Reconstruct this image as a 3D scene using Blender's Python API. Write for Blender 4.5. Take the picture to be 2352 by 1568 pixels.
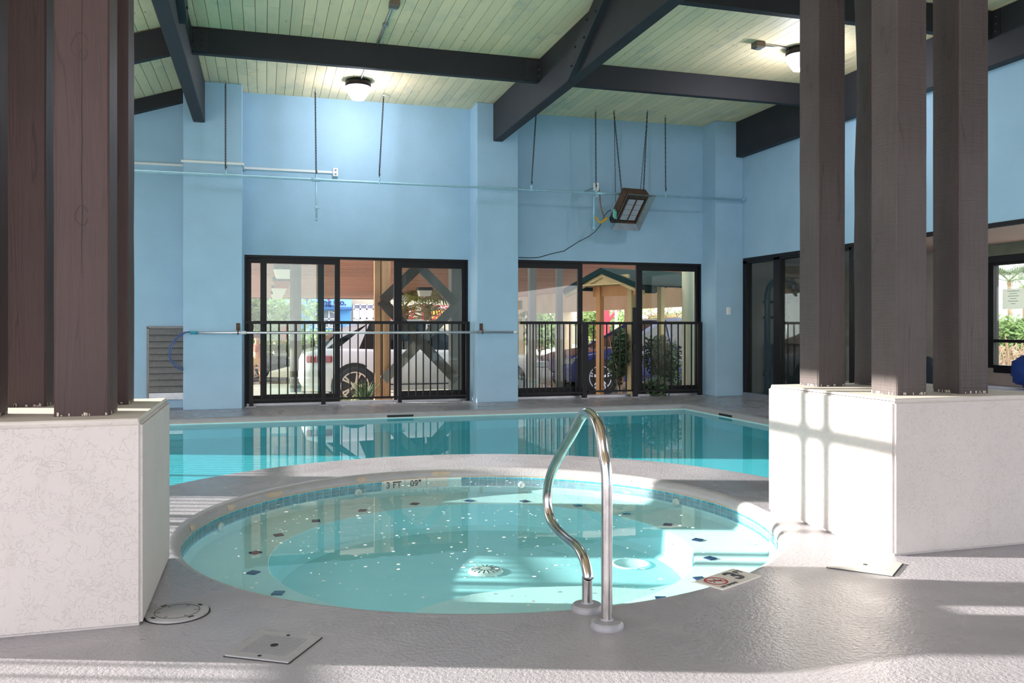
import bpy, bmesh, math, random
from mathutils import Vector, Matrix

for o in list(bpy.data.objects):
    bpy.data.objects.remove(o, do_unlink=True)
SC = bpy.context.scene
COL = SC.collection
random.seed(7)

# ------------------------------------------------------------------ camera
F, HX, HY = 1940.0, 1176.0, 750.0          # focal length and horizon in the 2352x1568 frame
CH = 1.1                                    # camera height above the deck
TH = math.radians(16.37)                    # camera turned to the right of the building axis
CT, ST = math.cos(TH), math.sin(TH)
cam_d = bpy.data.cameras.new('camera')
cam = bpy.data.objects.new('camera', cam_d)
COL.objects.link(cam)
cam.location = (0, 0, CH)
cam.rotation_euler = (math.pi / 2, 0, -TH)
cam_d.sensor_width = 36.0
cam_d.lens = 36.0 * F / 2352.0
cam_d.shift_y = -(784.0 - HY) / 2352.0
cam_d.clip_end = 500
SC.camera = cam

# ------------------------------------------------------------------ light
SC.view_settings.view_transform = 'Standard'
SC.view_settings.look = 'None'
SC.view_settings.gamma = 1.0
SC.view_settings.use_curve_mapping = False
SC.view_settings.exposure = 2.18

w = bpy.data.worlds.new('sky')
SC.world = w
w.use_nodes = True
bg = w.node_tree.nodes['Background']
bg.inputs[0].default_value = (0.97, 0.95, 1.0, 1)
bg.inputs[1].default_value = 1.0

SUN_EL = math.radians(13.4)
sd = Vector((0.9453 * math.cos(SUN_EL), -0.3298 * math.cos(SUN_EL), -math.sin(SUN_EL))).normalized()
sun_d = bpy.data.lights.new('sun', 'SUN')
sun_d.energy = 4.8
sun_d.color = (1.0, 0.93, 0.84)
sun_d.angle = math.radians(0.5)
sun = bpy.data.objects.new('sun', sun_d)
COL.objects.link(sun)
sun.rotation_euler = sd.to_track_quat('-Z', 'Y').to_euler()
sun.location = (-20, 8, 8)


# ------------------------------------------------------------------ place helpers (photo measure -> metres)
def ray(px, py):
    u, v = (px - HX) / F, (HY - py) / F
    return Vector((u * CT + ST, -u * ST + CT, v))

def at_z(px, py, z=0.0):
    r = ray(px, py); t = (z - CH) / r.z
    return Vector((r.x * t, r.y * t, z))

def at_y(px, py, Y):
    r = ray(px, py); t = Y / r.y
    return Vector((r.x * t, Y, CH + r.z * t))

def at_x(px, py, X):
    r = ray(px, py); t = X / r.x
    return Vector((X, r.y * t, CH + r.z * t))

def at_d(px, py, d):
    r = ray(px, py)
    return Vector((r.x * d, r.y * d, CH + r.z * d))


# ------------------------------------------------------------------ materials
MATS = {}

def nodes_of(name):
    m = bpy.data.materials.new(name)
    m.use_nodes = True
    nt = m.node_tree
    for n in list(nt.nodes):
        nt.nodes.remove(n)
    out = nt.nodes.new('ShaderNodeOutputMaterial')
    MATS[name] = m
    return m, nt, out

def ramp(nt, src, stops):
    r = nt.nodes.new('ShaderNodeValToRGB')
    els = r.color_ramp.elements
    while len(els) < len(stops):
        els.new(0.5)
    for e, (p, c) in zip(els, stops):
        e.position = p
        e.color = (c[0], c[1], c[2], 1)
    nt.links.new(src, r.inputs[0])
    return r.outputs[0]

def mapped(nt, scale=(1, 1, 1), rot=(0, 0, 0), coord='Object'):
    tc = nt.nodes.new('ShaderNodeTexCoord')
    mp = nt.nodes.new('ShaderNodeMapping')
    mp.inputs['Scale'].default_value = scale
    mp.inputs['Rotation'].default_value = rot
    nt.links.new(tc.outputs[coord], mp.inputs[0])
    return mp.outputs[0]

def noise(nt, vec, scale, detail=4, rough=0.55, dist=0.0):
    n = nt.nodes.new('ShaderNodeTexNoise')
    n.inputs['Scale'].default_value = scale
    n.inputs['Detail'].default_value = detail
    n.inputs['Roughness'].default_value = rough
    n.inputs['Distortion'].default_value = dist
    nt.links.new(vec, n.inputs['Vector'])
    return n.outputs['Fac']

def bump(nt, h, strength, dist):
    b = nt.nodes.new('ShaderNodeBump')
    b.inputs['Strength'].default_value = strength
    b.inputs['Distance'].default_value = dist
    nt.links.new(h, b.inputs['Height'])
    return b.outputs['Normal']

def mixc(nt, fac, a, b, mode='MIX'):
    m = nt.nodes.new('ShaderNodeMix')
    m.data_type = 'RGBA'
    m.blend_type = mode
    for sock, val in ((m.inputs[0], fac), (m.inputs[6], a), (m.inputs[7], b)):
        if isinstance(val, (int, float)):
            sock.default_value = val
        elif isinstance(val, tuple):
            sock.default_value = (val[0], val[1], val[2], 1)
        else:
            nt.links.new(val, sock)
    return m.outputs[2]

def mat(name, col, rough=0.6, metal=0.0, var=0.0, vscale=3.0, vcol=None, bs=0.0, bscale=60.0, bdist=0.004,
        stretch=(1, 1, 1), spec=0.5, rnd=0.0, coat=0.0, alpha=None, emit=None):
    m, nt, out = nodes_of(name)
    p = nt.nodes.new('ShaderNodeBsdfPrincipled')
    nt.links.new(p.outputs[0], out.inputs[0])
    p.inputs['Roughness'].default_value = rough
    p.inputs['Metallic'].default_value = metal
    p.inputs['Specular IOR Level'].default_value = spec
    p.inputs['Coat Weight'].default_value = coat
    p.inputs['Base Color'].default_value = (*col, 1)
    vec = mapped(nt, stretch)
    c = None
    if var or vcol:
        v2 = vcol or tuple(x * (1 - var) for x in col)
        f = ramp(nt, noise(nt, vec, vscale, 5), [(0.3, (0, 0, 0)), (0.7, (1, 1, 1))])
        c = mixc(nt, f, col, v2)
    if rnd:
        oi = nt.nodes.new('ShaderNodeObjectInfo')
        g = ramp(nt, oi.outputs['Random'], [(0, (1 - rnd,) * 3), (1, (1 + rnd,) * 3)])
        c = mixc(nt, 1.0, c if c else col, g, 'MULTIPLY')
    if c:
        nt.links.new(c, p.inputs['Base Color'])
    if bs:
        nt.links.new(bump(nt, noise(nt, vec, bscale, 3), bs, bdist), p.inputs['Normal'])
    if emit:
        p.inputs['Emission Color'].default_value = (*emit[0], 1)
        p.inputs['Emission Strength'].default_value = emit[1]
    return m

def make_thin(name, tint, ior, rough, bump_s=0.0, bscale=4.0, bdist=0.01, haze=0.0):
    """clear sheet: straight-through light with tint, mirror part by Fresnel"""
    m, nt, out = nodes_of(name)
    tr = nt.nodes.new('ShaderNodeBsdfTransparent')
    tr.inputs[0].default_value = (*tint, 1)
    gl = nt.nodes.new('ShaderNodeBsdfGlossy')
    gl.inputs['Roughness'].default_value = rough
    f0 = ((ior - 1) / (ior + 1)) ** 2
    fr = nt.nodes.new('ShaderNodeLayerWeight')
    fr.inputs['Blend'].default_value = 0.5
    pw_ = nt.nodes.new('ShaderNodeMath'); pw_.operation = 'POWER'
    nt.links.new(fr.outputs['Facing'], pw_.inputs[0]); pw_.inputs[1].default_value = 5.0
    ma = nt.nodes.new('ShaderNodeMath'); ma.operation = 'MULTIPLY_ADD'
    nt.links.new(pw_.outputs[0], ma.inputs[0]); ma.inputs[1].default_value = 1 - f0; ma.inputs[2].default_value = f0
    mx = nt.nodes.new('ShaderNodeMixShader')
    nt.links.new(ma.outputs[0], mx.inputs[0])
    nt.links.new(tr.outputs[0], mx.inputs[1])
    nt.links.new(gl.outputs[0], mx.inputs[2])
    if bump_s:
        nrm = bump(nt, noise(nt, mapped(nt), bscale, 2), bump_s, bdist)
        nt.links.new(nrm, gl.inputs['Normal'])
        nt.links.new(nrm, fr.inputs['Normal'])
    src = mx.outputs[0]
    if haze:
        df = nt.nodes.new('ShaderNodeBsdfDiffuse')
        df.inputs[0].default_value = (0.6, 0.65, 0.6, 1)
        m2 = nt.nodes.new('ShaderNodeMixShader')
        m2.inputs[0].default_value = haze
        nt.links.new(src, m2.inputs[1])
        nt.links.new(df.outputs[0], m2.inputs[2])
        src = m2.outputs[0]
    nt.links.new(src, out.inputs[0])
    return m

def make_deck():
    m, nt, out = nodes_of('deck_paint')
    p = nt.nodes.new('ShaderNodeBsdfPrincipled')
    nt.links.new(p.outputs[0], out.inputs[0])
    vec = mapped(nt)
    big = noise(nt, vec, 0.9, 5, 0.6)
    mid = noise(nt, vec, 7.0, 5, 0.6)
    fine = noise(nt, vec, 55.0, 4, 0.65)
    pits = noise(nt, vec, 38.0, 4, 0.7, 0.6)
    c = mixc(nt, ramp(nt, big, [(0.35, (0, 0, 0)), (0.68, (1, 1, 1))]), (0.345, 0.335, 0.37), (0.28, 0.272, 0.30))
    c = mixc(nt, ramp(nt, mid, [(0.5, (0, 0, 0)), (0.85, (.6, .6, .6))]), c, (0.39, 0.38, 0.40))
    patch = ramp(nt, noise(nt, vec, 0.8, 2), [(0.47, (0, 0, 0)), (0.6, (1, 1, 1))])
    pit = ramp(nt, pits, [(0.60, (0, 0, 0)), (0.70, (1, 1, 1))])
    pm = nt.nodes.new('ShaderNodeMath'); pm.operation = 'MULTIPLY'
    nt.links.new(patch, pm.inputs[0]); nt.links.new(pit, pm.inputs[1])
    pm2 = nt.nodes.new('ShaderNodeMath'); pm2.operation = 'MULTIPLY'
    nt.links.new(pm.outputs[0], pm2.inputs[0]); pm2.inputs[1].default_value = 0.45
    c = mixc(nt, pm2.outputs[0], c, (0.22, 0.22, 0.22))
    nt.links.new(c, p.inputs['Base Color'])
    r = ramp(nt, noise(nt, vec, 1.3, 3), [(0.38, (0.16,) * 3), (0.62, (0.42,) * 3)])
    nt.links.new(r, p.inputs['Roughness'])
    p.inputs['Specular IOR Level'].default_value = 0.5
    ad = nt.nodes.new('ShaderNodeMath'); ad.operation = 'SUBTRACT'
    nt.links.new(fine, ad.inputs[0]); nt.links.new(pm.outputs[0], ad.inputs[1])
    nt.links.new(bump(nt, ad.outputs[0], 0.7, 0.006), p.inputs['Normal'])
    return m

def make_stucco(name, col, scale=26.0, strength=0.6, dist=0.006, stain=0.0):
    m, nt, out = nodes_of(name)
    p = nt.nodes.new('ShaderNodeBsdfPrincipled')
    nt.links.new(p.outputs[0], out.inputs[0])
    p.inputs['Roughness'].default_value = 0.75
    vec = mapped(nt)
    n = noise(nt, vec, 2.2, 5)
    c = mixc(nt, ramp(nt, n, [(0.35, (0, 0, 0)), (0.7, (1, 1, 1))]), col, tuple(x * 0.93 for x in col))
    if stain:
        s = ramp(nt, noise(nt, mapped(nt, (9, 9, 1.2)), 1.6, 4), [(0.58, (0, 0, 0)), (0.75, (stain,) * 3)])
        c = mixc(nt, s, c, (col[0] * .75, col[1] * .68, col[2] * .58))
    nt.links.new(c, p.inputs['Base Color'])
    gv = ramp(nt, noise(nt, vec, scale, 2, 0.5, 1.2), [(0.475, (1, 1, 1)), (0.50, (0, 0, 0)), (0.525, (1, 1, 1))])
    mk = ramp(nt, noise(nt, vec, scale * 0.6, 2), [(0.38, (0, 0, 0)), (0.50, (1, 1, 1))])
    a = mixc(nt, mk, (1.0, 1.0, 1.0), gv)
    a = mixc(nt, 0.25, a, noise(nt, vec, scale * 2.2, 3))
    nt.links.new(bump(nt, a, strength, dist), p.inputs['Normal'])
    return m

def make_timber(name, c1, c2, rough=0.55, saw=0.0, axis='Z', crack=0.5):
    m, nt, out = nodes_of(name)
    p = nt.nodes.new('ShaderNodeBsdfPrincipled')
    nt.links.new(p.outputs[0], out.inputs[0])
    p.inputs['Roughness'].default_value = rough
    p.inputs['Specular IOR Level'].default_value = 0.22
    sc = {'Z': (1, 1, 0.06), 'Y': (1, 0.06, 1), 'X': (0.06, 1, 1)}[axis]
    vec = mapped(nt, sc)
    g = noise(nt, vec, 45.0, 4, 0.6, 0.8)
    bigv = noise(nt, mapped(nt, (1, 1, 0.5)), 2.6, 4)
    c = mixc(nt, ramp(nt, bigv, [(0.35, (0, 0, 0)), (0.7, (1, 1, 1))]), c1, c2)
    c = mixc(nt, ramp(nt, g, [(0.55, (0, 0, 0)), (0.8, (0.5,) * 3)]), c, tuple(x * 0.55 for x in c1))
    ck = ramp(nt, noise(nt, vec, 9.0, 2, 0.4, 0.4), [(0.4935, (0, 0, 0)), (0.499, (crack * .9,) * 3), (0.5045, (0, 0, 0))])
    c = mixc(nt, ck, c, tuple(x * 0.18 for x in c1))
    oi = nt.nodes.new('ShaderNodeObjectInfo')
    gg = ramp(nt, oi.outputs['Random'], [(0, (0.9,) * 3), (1, (1.1,) * 3)])
    c = mixc(nt, 1.0, c, gg, 'MULTIPLY')
    nt.links.new(c, p.inputs['Base Color'])
    hsrc = g
    if saw:
        sv = noise(nt, mapped(nt, (2, 2, 40), (0.12, 0.1, 0)), 2.5, 3)
        ad = nt.nodes.new('ShaderNodeMath'); ad.operation = 'ADD'
        nt.links.new(g, ad.inputs[0]); nt.links.new(sv, ad.inputs[1])
        hsrc = ad.outputs[0]
    nt.links.new(bump(nt, hsrc, 0.7, 0.006), p.inputs['Normal'])
    return m

def make_plank(name):
    m, nt, out = nodes_of(name)
    p = nt.nodes.new('ShaderNodeBsdfPrincipled')
    nt.links.new(p.outputs[0], out.inputs[0])
    p.inputs['Roughness'].default_value = 0.6
    geo = nt.nodes.new('ShaderNodeNewGeometry')
    mp = nt.nodes.new('ShaderNodeMapping')
    mp.inputs['Scale'].default_value = (1, 0.35, 1)
    nt.links.new(geo.outputs['Position'], mp.inputs[0])
    n = noise(nt, mp.outputs[0], 1.1, 6, 0.62)
    c = ramp(nt, n, [(0.30, (0.76, 0.64, 0.43)), (0.5, (0.90, 0.72, 0.46)), (0.68, (0.96, 0.74, 0.45))])
    mp2 = nt.nodes.new('ShaderNodeMapping')
    mp2.inputs['Scale'].default_value = (1, 0.5, 1)
    nt.links.new(geo.outputs['Position'], mp2.inputs[0])
    d = ramp(nt, noise(nt, mp2.outputs[0], 2.3, 5, 0.7), [(0.52, (0, 0, 0)), (0.75, (0.7,) * 3)])
    c = mixc(nt, d, c, (0.50, 0.48, 0.38))
    mp3 = nt.nodes.new('ShaderNodeMapping')
    mp3.inputs['Scale'].default_value = (14, 5, 1)
    nt.links.new(geo.outputs['Position'], mp3.inputs[0])
    k = ramp(nt, noise(nt, mp3.outputs[0], 1.7, 2), [(0.70, (0, 0, 0)), (0.76, (0.7,) * 3)])
    c = mixc(nt, k, c, (0.27, 0.26, 0.18))
    oi = nt.nodes.new('ShaderNodeObjectInfo')
    g = ramp(nt, oi.outputs['Random'], [(0, (0.88, 0.90, 0.86)), (1, (1.08, 1.06, 1.02))])
    c = mixc(nt, 1.0, c, g, 'MULTIPLY')
    nt.links.new(c, p.inputs['Base Color'])
    return m

M_DECK = make_deck()
M_BLUE = make_stucco('blue_wall_paint', (0.37, 0.56, 0.715), 34, 0.35, 0.004)
M_WHITE = make_stucco('white_stucco', (0.52, 0.485, 0.47), 30, 0.5, 0.0045, 0.2)
M_PLANK = make_plank('ceiling_plank_paint')
M_BEAM = mat('beam_paint', (0.020, 0.019, 0.025), 0.65, var=0.25, vscale=3, bs=0.25, bscale=50, stretch=(1, 1, 1))
M_POST_L = make_timber('post_paint_brown', (0.070, 0.047, 0.046), (0.056, 0.037, 0.036), 0.55)
M_POST_R = make_timber('post_paint_grey', (0.085, 0.072, 0.071), (0.060, 0.050, 0.049), 0.55, saw=1.0)
M_BLACK = mat('black_aluminium', (0.006, 0.005, 0.007), 0.45, spec=0.3)
M_DARKMETAL = mat('dark_bracket', (0.035, 0.035, 0.04), 0.45, metal=0.3)
M_GLASS = make_thin('window_glass', (0.90, 0.95, 0.92), 1.5, 0.0)
M_SPA_WATER = make_thin('spa_water', (0.80, 0.955, 0.965), 1.33, 0.0, 0.05, 5.0, 0.006)
M_POOL_WATER = make_thin('pool_water', (0.40, 0.86, 0.93), 1.33, 0.0, 0.015, 3.0, 0.006)
M_PLASTER = mat('spa_plaster', (0.68, 0.86, 0.86), 0.7, vcol=(0.61, 0.82, 0.83), vscale=6)
M_PLASTER_W = mat('spa_floor_plaster', (0.48, 0.83, 0.88), 0.7, vcol=(0.42, 0.78, 0.83), vscale=5)
M_POOLPLASTER = mat('pool_plaster', (0.66, 0.90, 0.93), 0.7, vcol=(0.62, 0.87, 0.9), vscale=2)
M_STEEL = mat('stainless_steel', (0.66, 0.63, 0.62), 0.17, metal=1.0, var=0.3, vscale=14, bs=0.05, bscale=120)
M_GREYPVC = mat('grey_plastic', (0.24, 0.245, 0.27), 0.4)
M_NAVY = mat('navy_tile', (0.012, 0.022, 0.10), 0.15)
M_MOSAIC = mat('blue_mosaic', (0.03, 0.19, 0.29), 0.2, vcol=(0.12, 0.42, 0.52), vscale=30, rnd=0.3)
M_WTILE = mat('white_marker_tile', (0.72, 0.68, 0.62), 0.3, var=0.12, vscale=20)
M_INK = mat('black_lettering', (0.015, 0.014, 0.018), 0.4)
M_RED = mat('red_lettering', (0.42, 0.02, 0.03), 0.4)
M_FLECK = mat('white_fleck', (0.9, 0.92, 0.92), 0.6)
M_BLUEPIPE = mat('pipe_paint_blue', (0.38, 0.62, 0.74), 0.45, var=0.15, vscale=12)
M_WHITEPL = mat('white_plastic', (0.80, 0.80, 0.78), 0.4)
M_CHAIN = mat('chain_metal', (0.05, 0.05, 0.05), 0.45, metal=0.6)
M_ALU = mat('pole_aluminium', (0.72, 0.74, 0.76), 0.3, metal=0.85)
M_TEAL = mat('teal_plastic', (0.03, 0.32, 0.42), 0.4)
M_NET = mat('blue_plastic_hoop', (0.05, 0.10, 0.26), 0.4)
M_LOUVRE = mat('grey_louvre', (0.24, 0.23, 0.23), 0.5, metal=0.3, var=0.2, vscale=20)
M_GALV = mat('galvanised', (0.42, 0.43, 0.45), 0.35, metal=0.8, var=0.2, vscale=12)
M_RUST = mat('rusty_housing', (0.045, 0.035, 0.03), 0.7, vcol=(0.16, 0.07, 0.03), vscale=22)
M_CERAMIC = mat('heater_tiles', (0.42, 0.43, 0.47), 0.5)
M_BRASSY = mat('yellow_hose', (0.62, 0.36, 0.03), 0.45)
M_MINT = mat('mint_valve', (0.25, 0.72, 0.62), 0.4)
M_COPPER = mat('brown_hose', (0.26, 0.12, 0.07), 0.5)
M_LENS = mat('lamp_lens', (0.85, 0.87, 0.95), 0.25, emit=((0.86, 0.88, 1.0), 0.55))
M_BULB = mat('lamp_bulb', (1, 1, 1), 0.3, emit=((0.92, 0.93, 1.0), 4.0))
M_BROWNBOX = mat('brown_box', (0.16, 0.12, 0.09), 0.6)
M_DRAIN = mat('drain_grate', (0.78, 0.82, 0.76), 0.5)
M_DARK = mat('dark_slot', (0.01, 0.012, 0.012), 0.7)
# outside
M_ASPH = mat('outdoor_paving', (0.50, 0.47, 0.43), 0.8, var=0.25, vscale=1.2, bs=0.3)
M_SOFFIT = mat('red_brown_slat', (0.52, 0.27, 0.19), 0.7, vcol=(0.32, 0.165, 0.115), vscale=0.8, stretch=(0.4, 3, 1))
M_SOFFIT_GAP = mat('slat_edge', (0.85, 0.62, 0.50), 0.7)
M_WOOD = make_timber('pole_wood', (0.50, 0.29, 0.15), (0.36, 0.22, 0.12), 0.7, crack=0.7)
M_WOODGREY = mat('weathered_wood', (0.17, 0.155, 0.135), 0.75, var=0.35, vscale=5, stretch=(1, 1, 0.15))
M_WOODDARK = mat('dark_timber', (0.085, 0.07, 0.06), 0.75, var=0.3, vscale=5)
M_PINE = make_timber('new_pine', (0.62, 0.33, 0.15), (0.50, 0.25, 0.10), 0.6, crack=0.2)
M_PINEY = make_timber('treated_pine', (0.50, 0.40, 0.20), (0.42, 0.33, 0.15), 0.6, crack=0.2)
M_GREENROOF = mat('dark_green_roof', (0.006, 0.026, 0.026), 0.8, spec=0.15)
M_CARWHITE = mat('white_car_paint', (0.60, 0.55, 0.56), 0.3, coat=0.6)
M_CARBLACK = mat('black_car_paint', (0.03, 0.035, 0.045), 0.2, coat=1.0)
M_CARNAVY = mat('navy_car_paint', (0.04, 0.055, 0.23), 0.25, coat=1.0)
M_CARGREY = mat('beige_car_paint', (0.36, 0.33, 0.30), 0.3, coat=0.6)
M_CARGLASS = mat('car_glass', (0.012, 0.015, 0.018), 0.06, spec=0.8)
M_TYRE = mat('tyre_rubber', (0.018, 0.018, 0.02), 0.75)
M_RIM = mat('alloy_rim', (0.62, 0.55, 0.50), 0.3, metal=0.8)
M_TAIL = mat('red_lamp', (0.30, 0.02, 0.02), 0.2)
M_LEAF = mat('leaf_green', (0.10, 0.20, 0.05), 0.6, vcol=(0.22, 0.32, 0.08), vscale=4, rnd=0.2)
M_LEAFD = mat('leaf_dark', (0.035, 0.085, 0.035), 0.6, vcol=(0.07, 0.13, 0.05), vscale=6, rnd=0.2)
M_GRASSY = mat('strap_leaf', (0.06, 0.12, 0.04), 0.55, vcol=(0.35, 0.38, 0.12), vscale=7)
M_PALM = mat('palm_frond', (0.20, 0.30, 0.09), 0.55, vcol=(0.42, 0.40, 0.10), vscale=1.5)
M_PALMTRUNK = mat('palm_trunk', (0.46, 0.31, 0.18), 0.8, vcol=(0.28, 0.18, 0.11), vscale=9)
M_TWIG = mat('dry_twigs', (0.42, 0.34, 0.25), 0.8, vcol=(0.55, 0.33, 0.20), vscale=5)
M_SHOPBLUE = mat('shop_blue', (0.06, 0.24, 0.52), 0.6, var=0.12)
M_SHOPSIGN = mat('shop_sign_blue', (0.16, 0.34, 0.62), 0.6)
M_SHOPTRIM = mat('shop_trim_blue', (0.025, 0.10, 0.27), 0.6)
M_CREAM = mat('cream_render', (0.42, 0.38, 0.30), 0.7, var=0.08)
M_SIGNBLUE = mat('sign_letters_blue', (0.005, 0.03, 0.16), 0.5)
M_SIGNRED = mat('sign_red', (0.40, 0.03, 0.03), 0.5)
M_SIGNYEL = mat('sign_yellow', (0.6, 0.38, 0.03), 0.5)
M_SIGNWHITE = mat('sign_white', (0.52, 0.52, 0.55), 0.5)
M_SHOPGLASS = mat('shop_window', (0.22, 0.24, 0.34), 0.2, var=0.3, vscale=1)
M_BEIGE = mat('beige_fascia', (0.62, 0.46, 0.31), 0.75, vcol=(0.50, 0.37, 0.23), vscale=1.2)
M_COLUMN = mat('cream_column', (0.74, 0.68, 0.50), 0.75, var=0.08, bs=0.3, bscale=40)
M_REDPAINT = mat('red_paint', (0.55, 0.05, 0.09), 0.5)
M_GYMWALL = mat('gym_wall_brown', (0.40, 0.335, 0.30), 0.8, var=0.15)
M_PINK = mat('pink_soffit', (0.62, 0.42, 0.34), 0.7)
M_GYMFLOOR = mat('gym_floor', (0.10, 0.095, 0.10), 0.6)
M_MACHINE = mat('gym_frame', (0.030, 0.038, 0.055), 0.35, metal=0.2)
M_PAPER, _nt, _out = nodes_of('paper')
_d = _nt.nodes.new('ShaderNodeBsdfDiffuse'); _d.inputs[0].default_value = (.86, .87, .80, 1)
_t = _nt.nodes.new('ShaderNodeBsdfTranslucent'); _t.inputs[0].default_value = (.86, .87, .80, 1)
_m = _nt.nodes.new('ShaderNodeMixShader'); _m.inputs[0].default_value = .5
_nt.links.new(_d.outputs[0], _m.inputs[1]); _nt.links.new(_t.outputs[0], _m.inputs[2]); _nt.links.new(_m.outputs[0], _out.inputs[0])
M_BLUEBLUR = mat('blue_blur', (0.01, 0.045, 0.24), 0.8)
M_SKIN = mat('skin', (0.58, 0.30, 0.19), 0.55)
M_TAN = mat('tan_cloth', (0.55, 0.34, 0.16), 0.8)
M_HAIR = mat('brown_hair', (0.10, 0.045, 0.025), 0.6)
M_BRICK = mat('red_brick_paint', (0.45, 0.18, 0.13), 0.8, var=0.2)
M_GREENFR = mat('greenish_trim', (0.20, 0.21, 0.15), 0.6, var=0.3, vscale=6)
M_COUNTER = mat('pale_counter', (0.45, 0.44, 0.55), 0.5)


# ------------------------------------------------------------------ mesh builder
class MB:
    def __init__(self):
        self.v, self.f = [], []

    def add(self, vs, fs):
        b = len(self.v)
        self.v += [tuple(x) for x in vs]
        self.f += [tuple(i + b for i in f) for f in fs]
        return self

    def box(self, x0, x1, y0, y1, z0, z1, c=0.0):
        if c <= 0:
            vs = [(x, y, z) for z in (z0, z1) for y in (y0, y1) for x in (x0, x1)]
            return self.add(vs, [(0, 2, 3, 1), (4, 5, 7, 6), (0, 1, 5, 4), (2, 6, 7, 3), (0, 4, 6, 2), (1, 3, 7, 5)])
        bm = bmesh.new()
        bmesh.ops.create_cube(bm, size=1)
        for v in bm.verts:
            v.co = ((x0 + x1) / 2 + v.co.x * (x1 - x0), (y0 + y1) / 2 + v.co.y * (y1 - y0), (z0 + z1) / 2 + v.co.z * (z1 - z0))
        bmesh.ops.bevel(bm, geom=bm.edges[:], offset=c, segments=1, affect='EDGES')
        bm.verts.ensure_lookup_table()
        self.add([v.co for v in bm.verts], [[v.index for v in f.verts] for f in bm.faces])
        bm.free()
        return self

    def obox(self, o, ax, ay, az):
        """box from a corner-centred frame: centre o, half vectors ax, ay, az"""
        o, ax, ay, az = map(Vector, (o, ax, ay, az))
        vs = [o + ax * i + ay * j + az * k for k in (-1, 1) for j in (-1, 1) for i in (-1, 1)]
        return self.add(vs, [(0, 2, 3, 1), (4, 5, 7, 6), (0, 1, 5, 4), (2, 6, 7, 3), (0, 4, 6, 2), (1, 3, 7, 5)])

    def bar(self, a, b, wdt, hgt, up=(0, 0, 1)):
        a, b, up = Vector(a), Vector(b), Vector(up)
        d = (b - a)
        s = d.cross(up)
        if s.length < 1e-6:
            s = d.cross(Vector((1, 0, 0)))
        s.normalize()
        u = s.cross(d).normalized()
        return self.obox((a + b) / 2, d / 2, s * wdt / 2, u * hgt / 2)

    def tube(self, pts, r, n=8, caps=True):
        pts = [Vector(p) for p in pts]
        rs = r if isinstance(r, (list, tuple)) else [r] * len(pts)
        vs, fs = [], []
        prev = None
        for i, p in enumerate(pts):
            t = (pts[min(i + 1, len(pts) - 1)] - pts[max(i - 1, 0)]).normalized()
            if prev is None:
                a = t.cross(Vector((0, 0, 1)))
                if a.length < 1e-3:
                    a = t.cross(Vector((1, 0, 0)))
                a.normalize()
            else:
                a = (prev - t * prev.dot(t)).normalized()
            prev = a
            b = t.cross(a)
            for k in range(n):
                q = 2 * math.pi * k / n
                vs.append(p + (a * math.cos(q) + b * math.sin(q)) * rs[i])
        for i in range(len(pts) - 1):
            for k in range(n):
                fs.append((i * n + k, i * n + (k + 1) % n, (i + 1) * n + (k + 1) % n, (i + 1) * n + k))
        if caps:
            fs.append(tuple(range(n - 1, -1, -1)))
            fs.append(tuple((len(pts) - 1) * n + k for k in range(n)))
        return self.add(vs, fs)

    def lathe(self, prof, c=(0, 0, 0), n=24, cap0=True, cap1=True):
        vs, fs = [], []
        for (r, z) in prof:
            for k in range(n):
                q = 2 * math.pi * k / n
                vs.append((c[0] + r * math.cos(q), c[1] + r * math.sin(q), c[2] + z))
        for i in range(len(prof) - 1):
            for k in range(n):
                fs.append((i * n + k, i * n + (k + 1) % n, (i + 1) * n + (k + 1) % n, (i + 1) * n + k))
        if cap0:
            fs.append(tuple(range(n - 1, -1, -1)))
        if cap1:
            fs.append(tuple((len(prof) - 1) * n + k for k in range(n)))
        return self.add(vs, fs)

    def disc_xform(self, prof, M, n=20):
        """lathe in local z, then matrix"""
        t = MB().lathe(prof, (0, 0, 0), n)
        return self.add([M @ Vector(v) for v in t.v], t.f)

    def prism(self, poly, z0, z1):
        n = len(poly)
        vs = [(x, y, z0) for x, y in poly] + [(x, y, z1) for x, y in poly]
        fs = [tuple(range(n - 1, -1, -1)), tuple(range(n, 2 * n))]
        fs += [(i, (i + 1) % n, n + (i + 1) % n, n + i) for i in range(n)]
        return self.add(vs, fs)

    def quad(self, a, b, c, d):
        return self.add([a, b, c, d], [(0, 1, 2, 3)])

    def build(self, name, m, parent=None, smooth=False, local=False):
        me = bpy.data.meshes.new(name)
        off = Vector((0, 0, 0))
        if parent is not None and not local:
            p = parent
            while p:
                off += p.location
                p = p.parent
        me.from_pydata([Vector(v) - off for v in self.v], [], self.f)
        me.update()
        bm = bmesh.new(); bm.from_mesh(me)
        bmesh.ops.recalc_face_normals(bm, faces=bm.faces)
        bm.to_mesh(me); bm.free()
        me.materials.append(m)
        if smooth:
            me.polygons.foreach_set('use_smooth', [True] * len(me.polygons))
            if smooth == 'auto':
                try:
                    me.set_sharp_from_angle(angle=math.radians(40))
                except Exception:
                    pass
        o = bpy.data.objects.new(name, me)
        COL.objects.link(o)
        if parent is not None:
            o.parent = parent
        return o


def tag(o, label, cat=None, group=None, kind=None):
    if label:
        o['label'] = label
    if cat:
        o['category'] = cat
    if group:
        o['group'] = group
    if kind:
        o['kind'] = kind
    return o

def thing(name, label, cat, loc=(0, 0, 0), group=None, rotz=0.0):
    o = bpy.data.objects.new(name, None)
    o.empty_display_size = 0.1
    COL.objects.link(o)
    o.location = loc
    o.rotation_euler = (0, 0, rotz)
    return tag(o, label, cat, group)

def struct(name, label=None, loc=(0, 0, 0)):
    o = bpy.data.objects.new(name, None)
    COL.objects.link(o)
    o.location = loc
    o['kind'] = 'structure'
    if label:
        o['label'] = label
    return o

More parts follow.
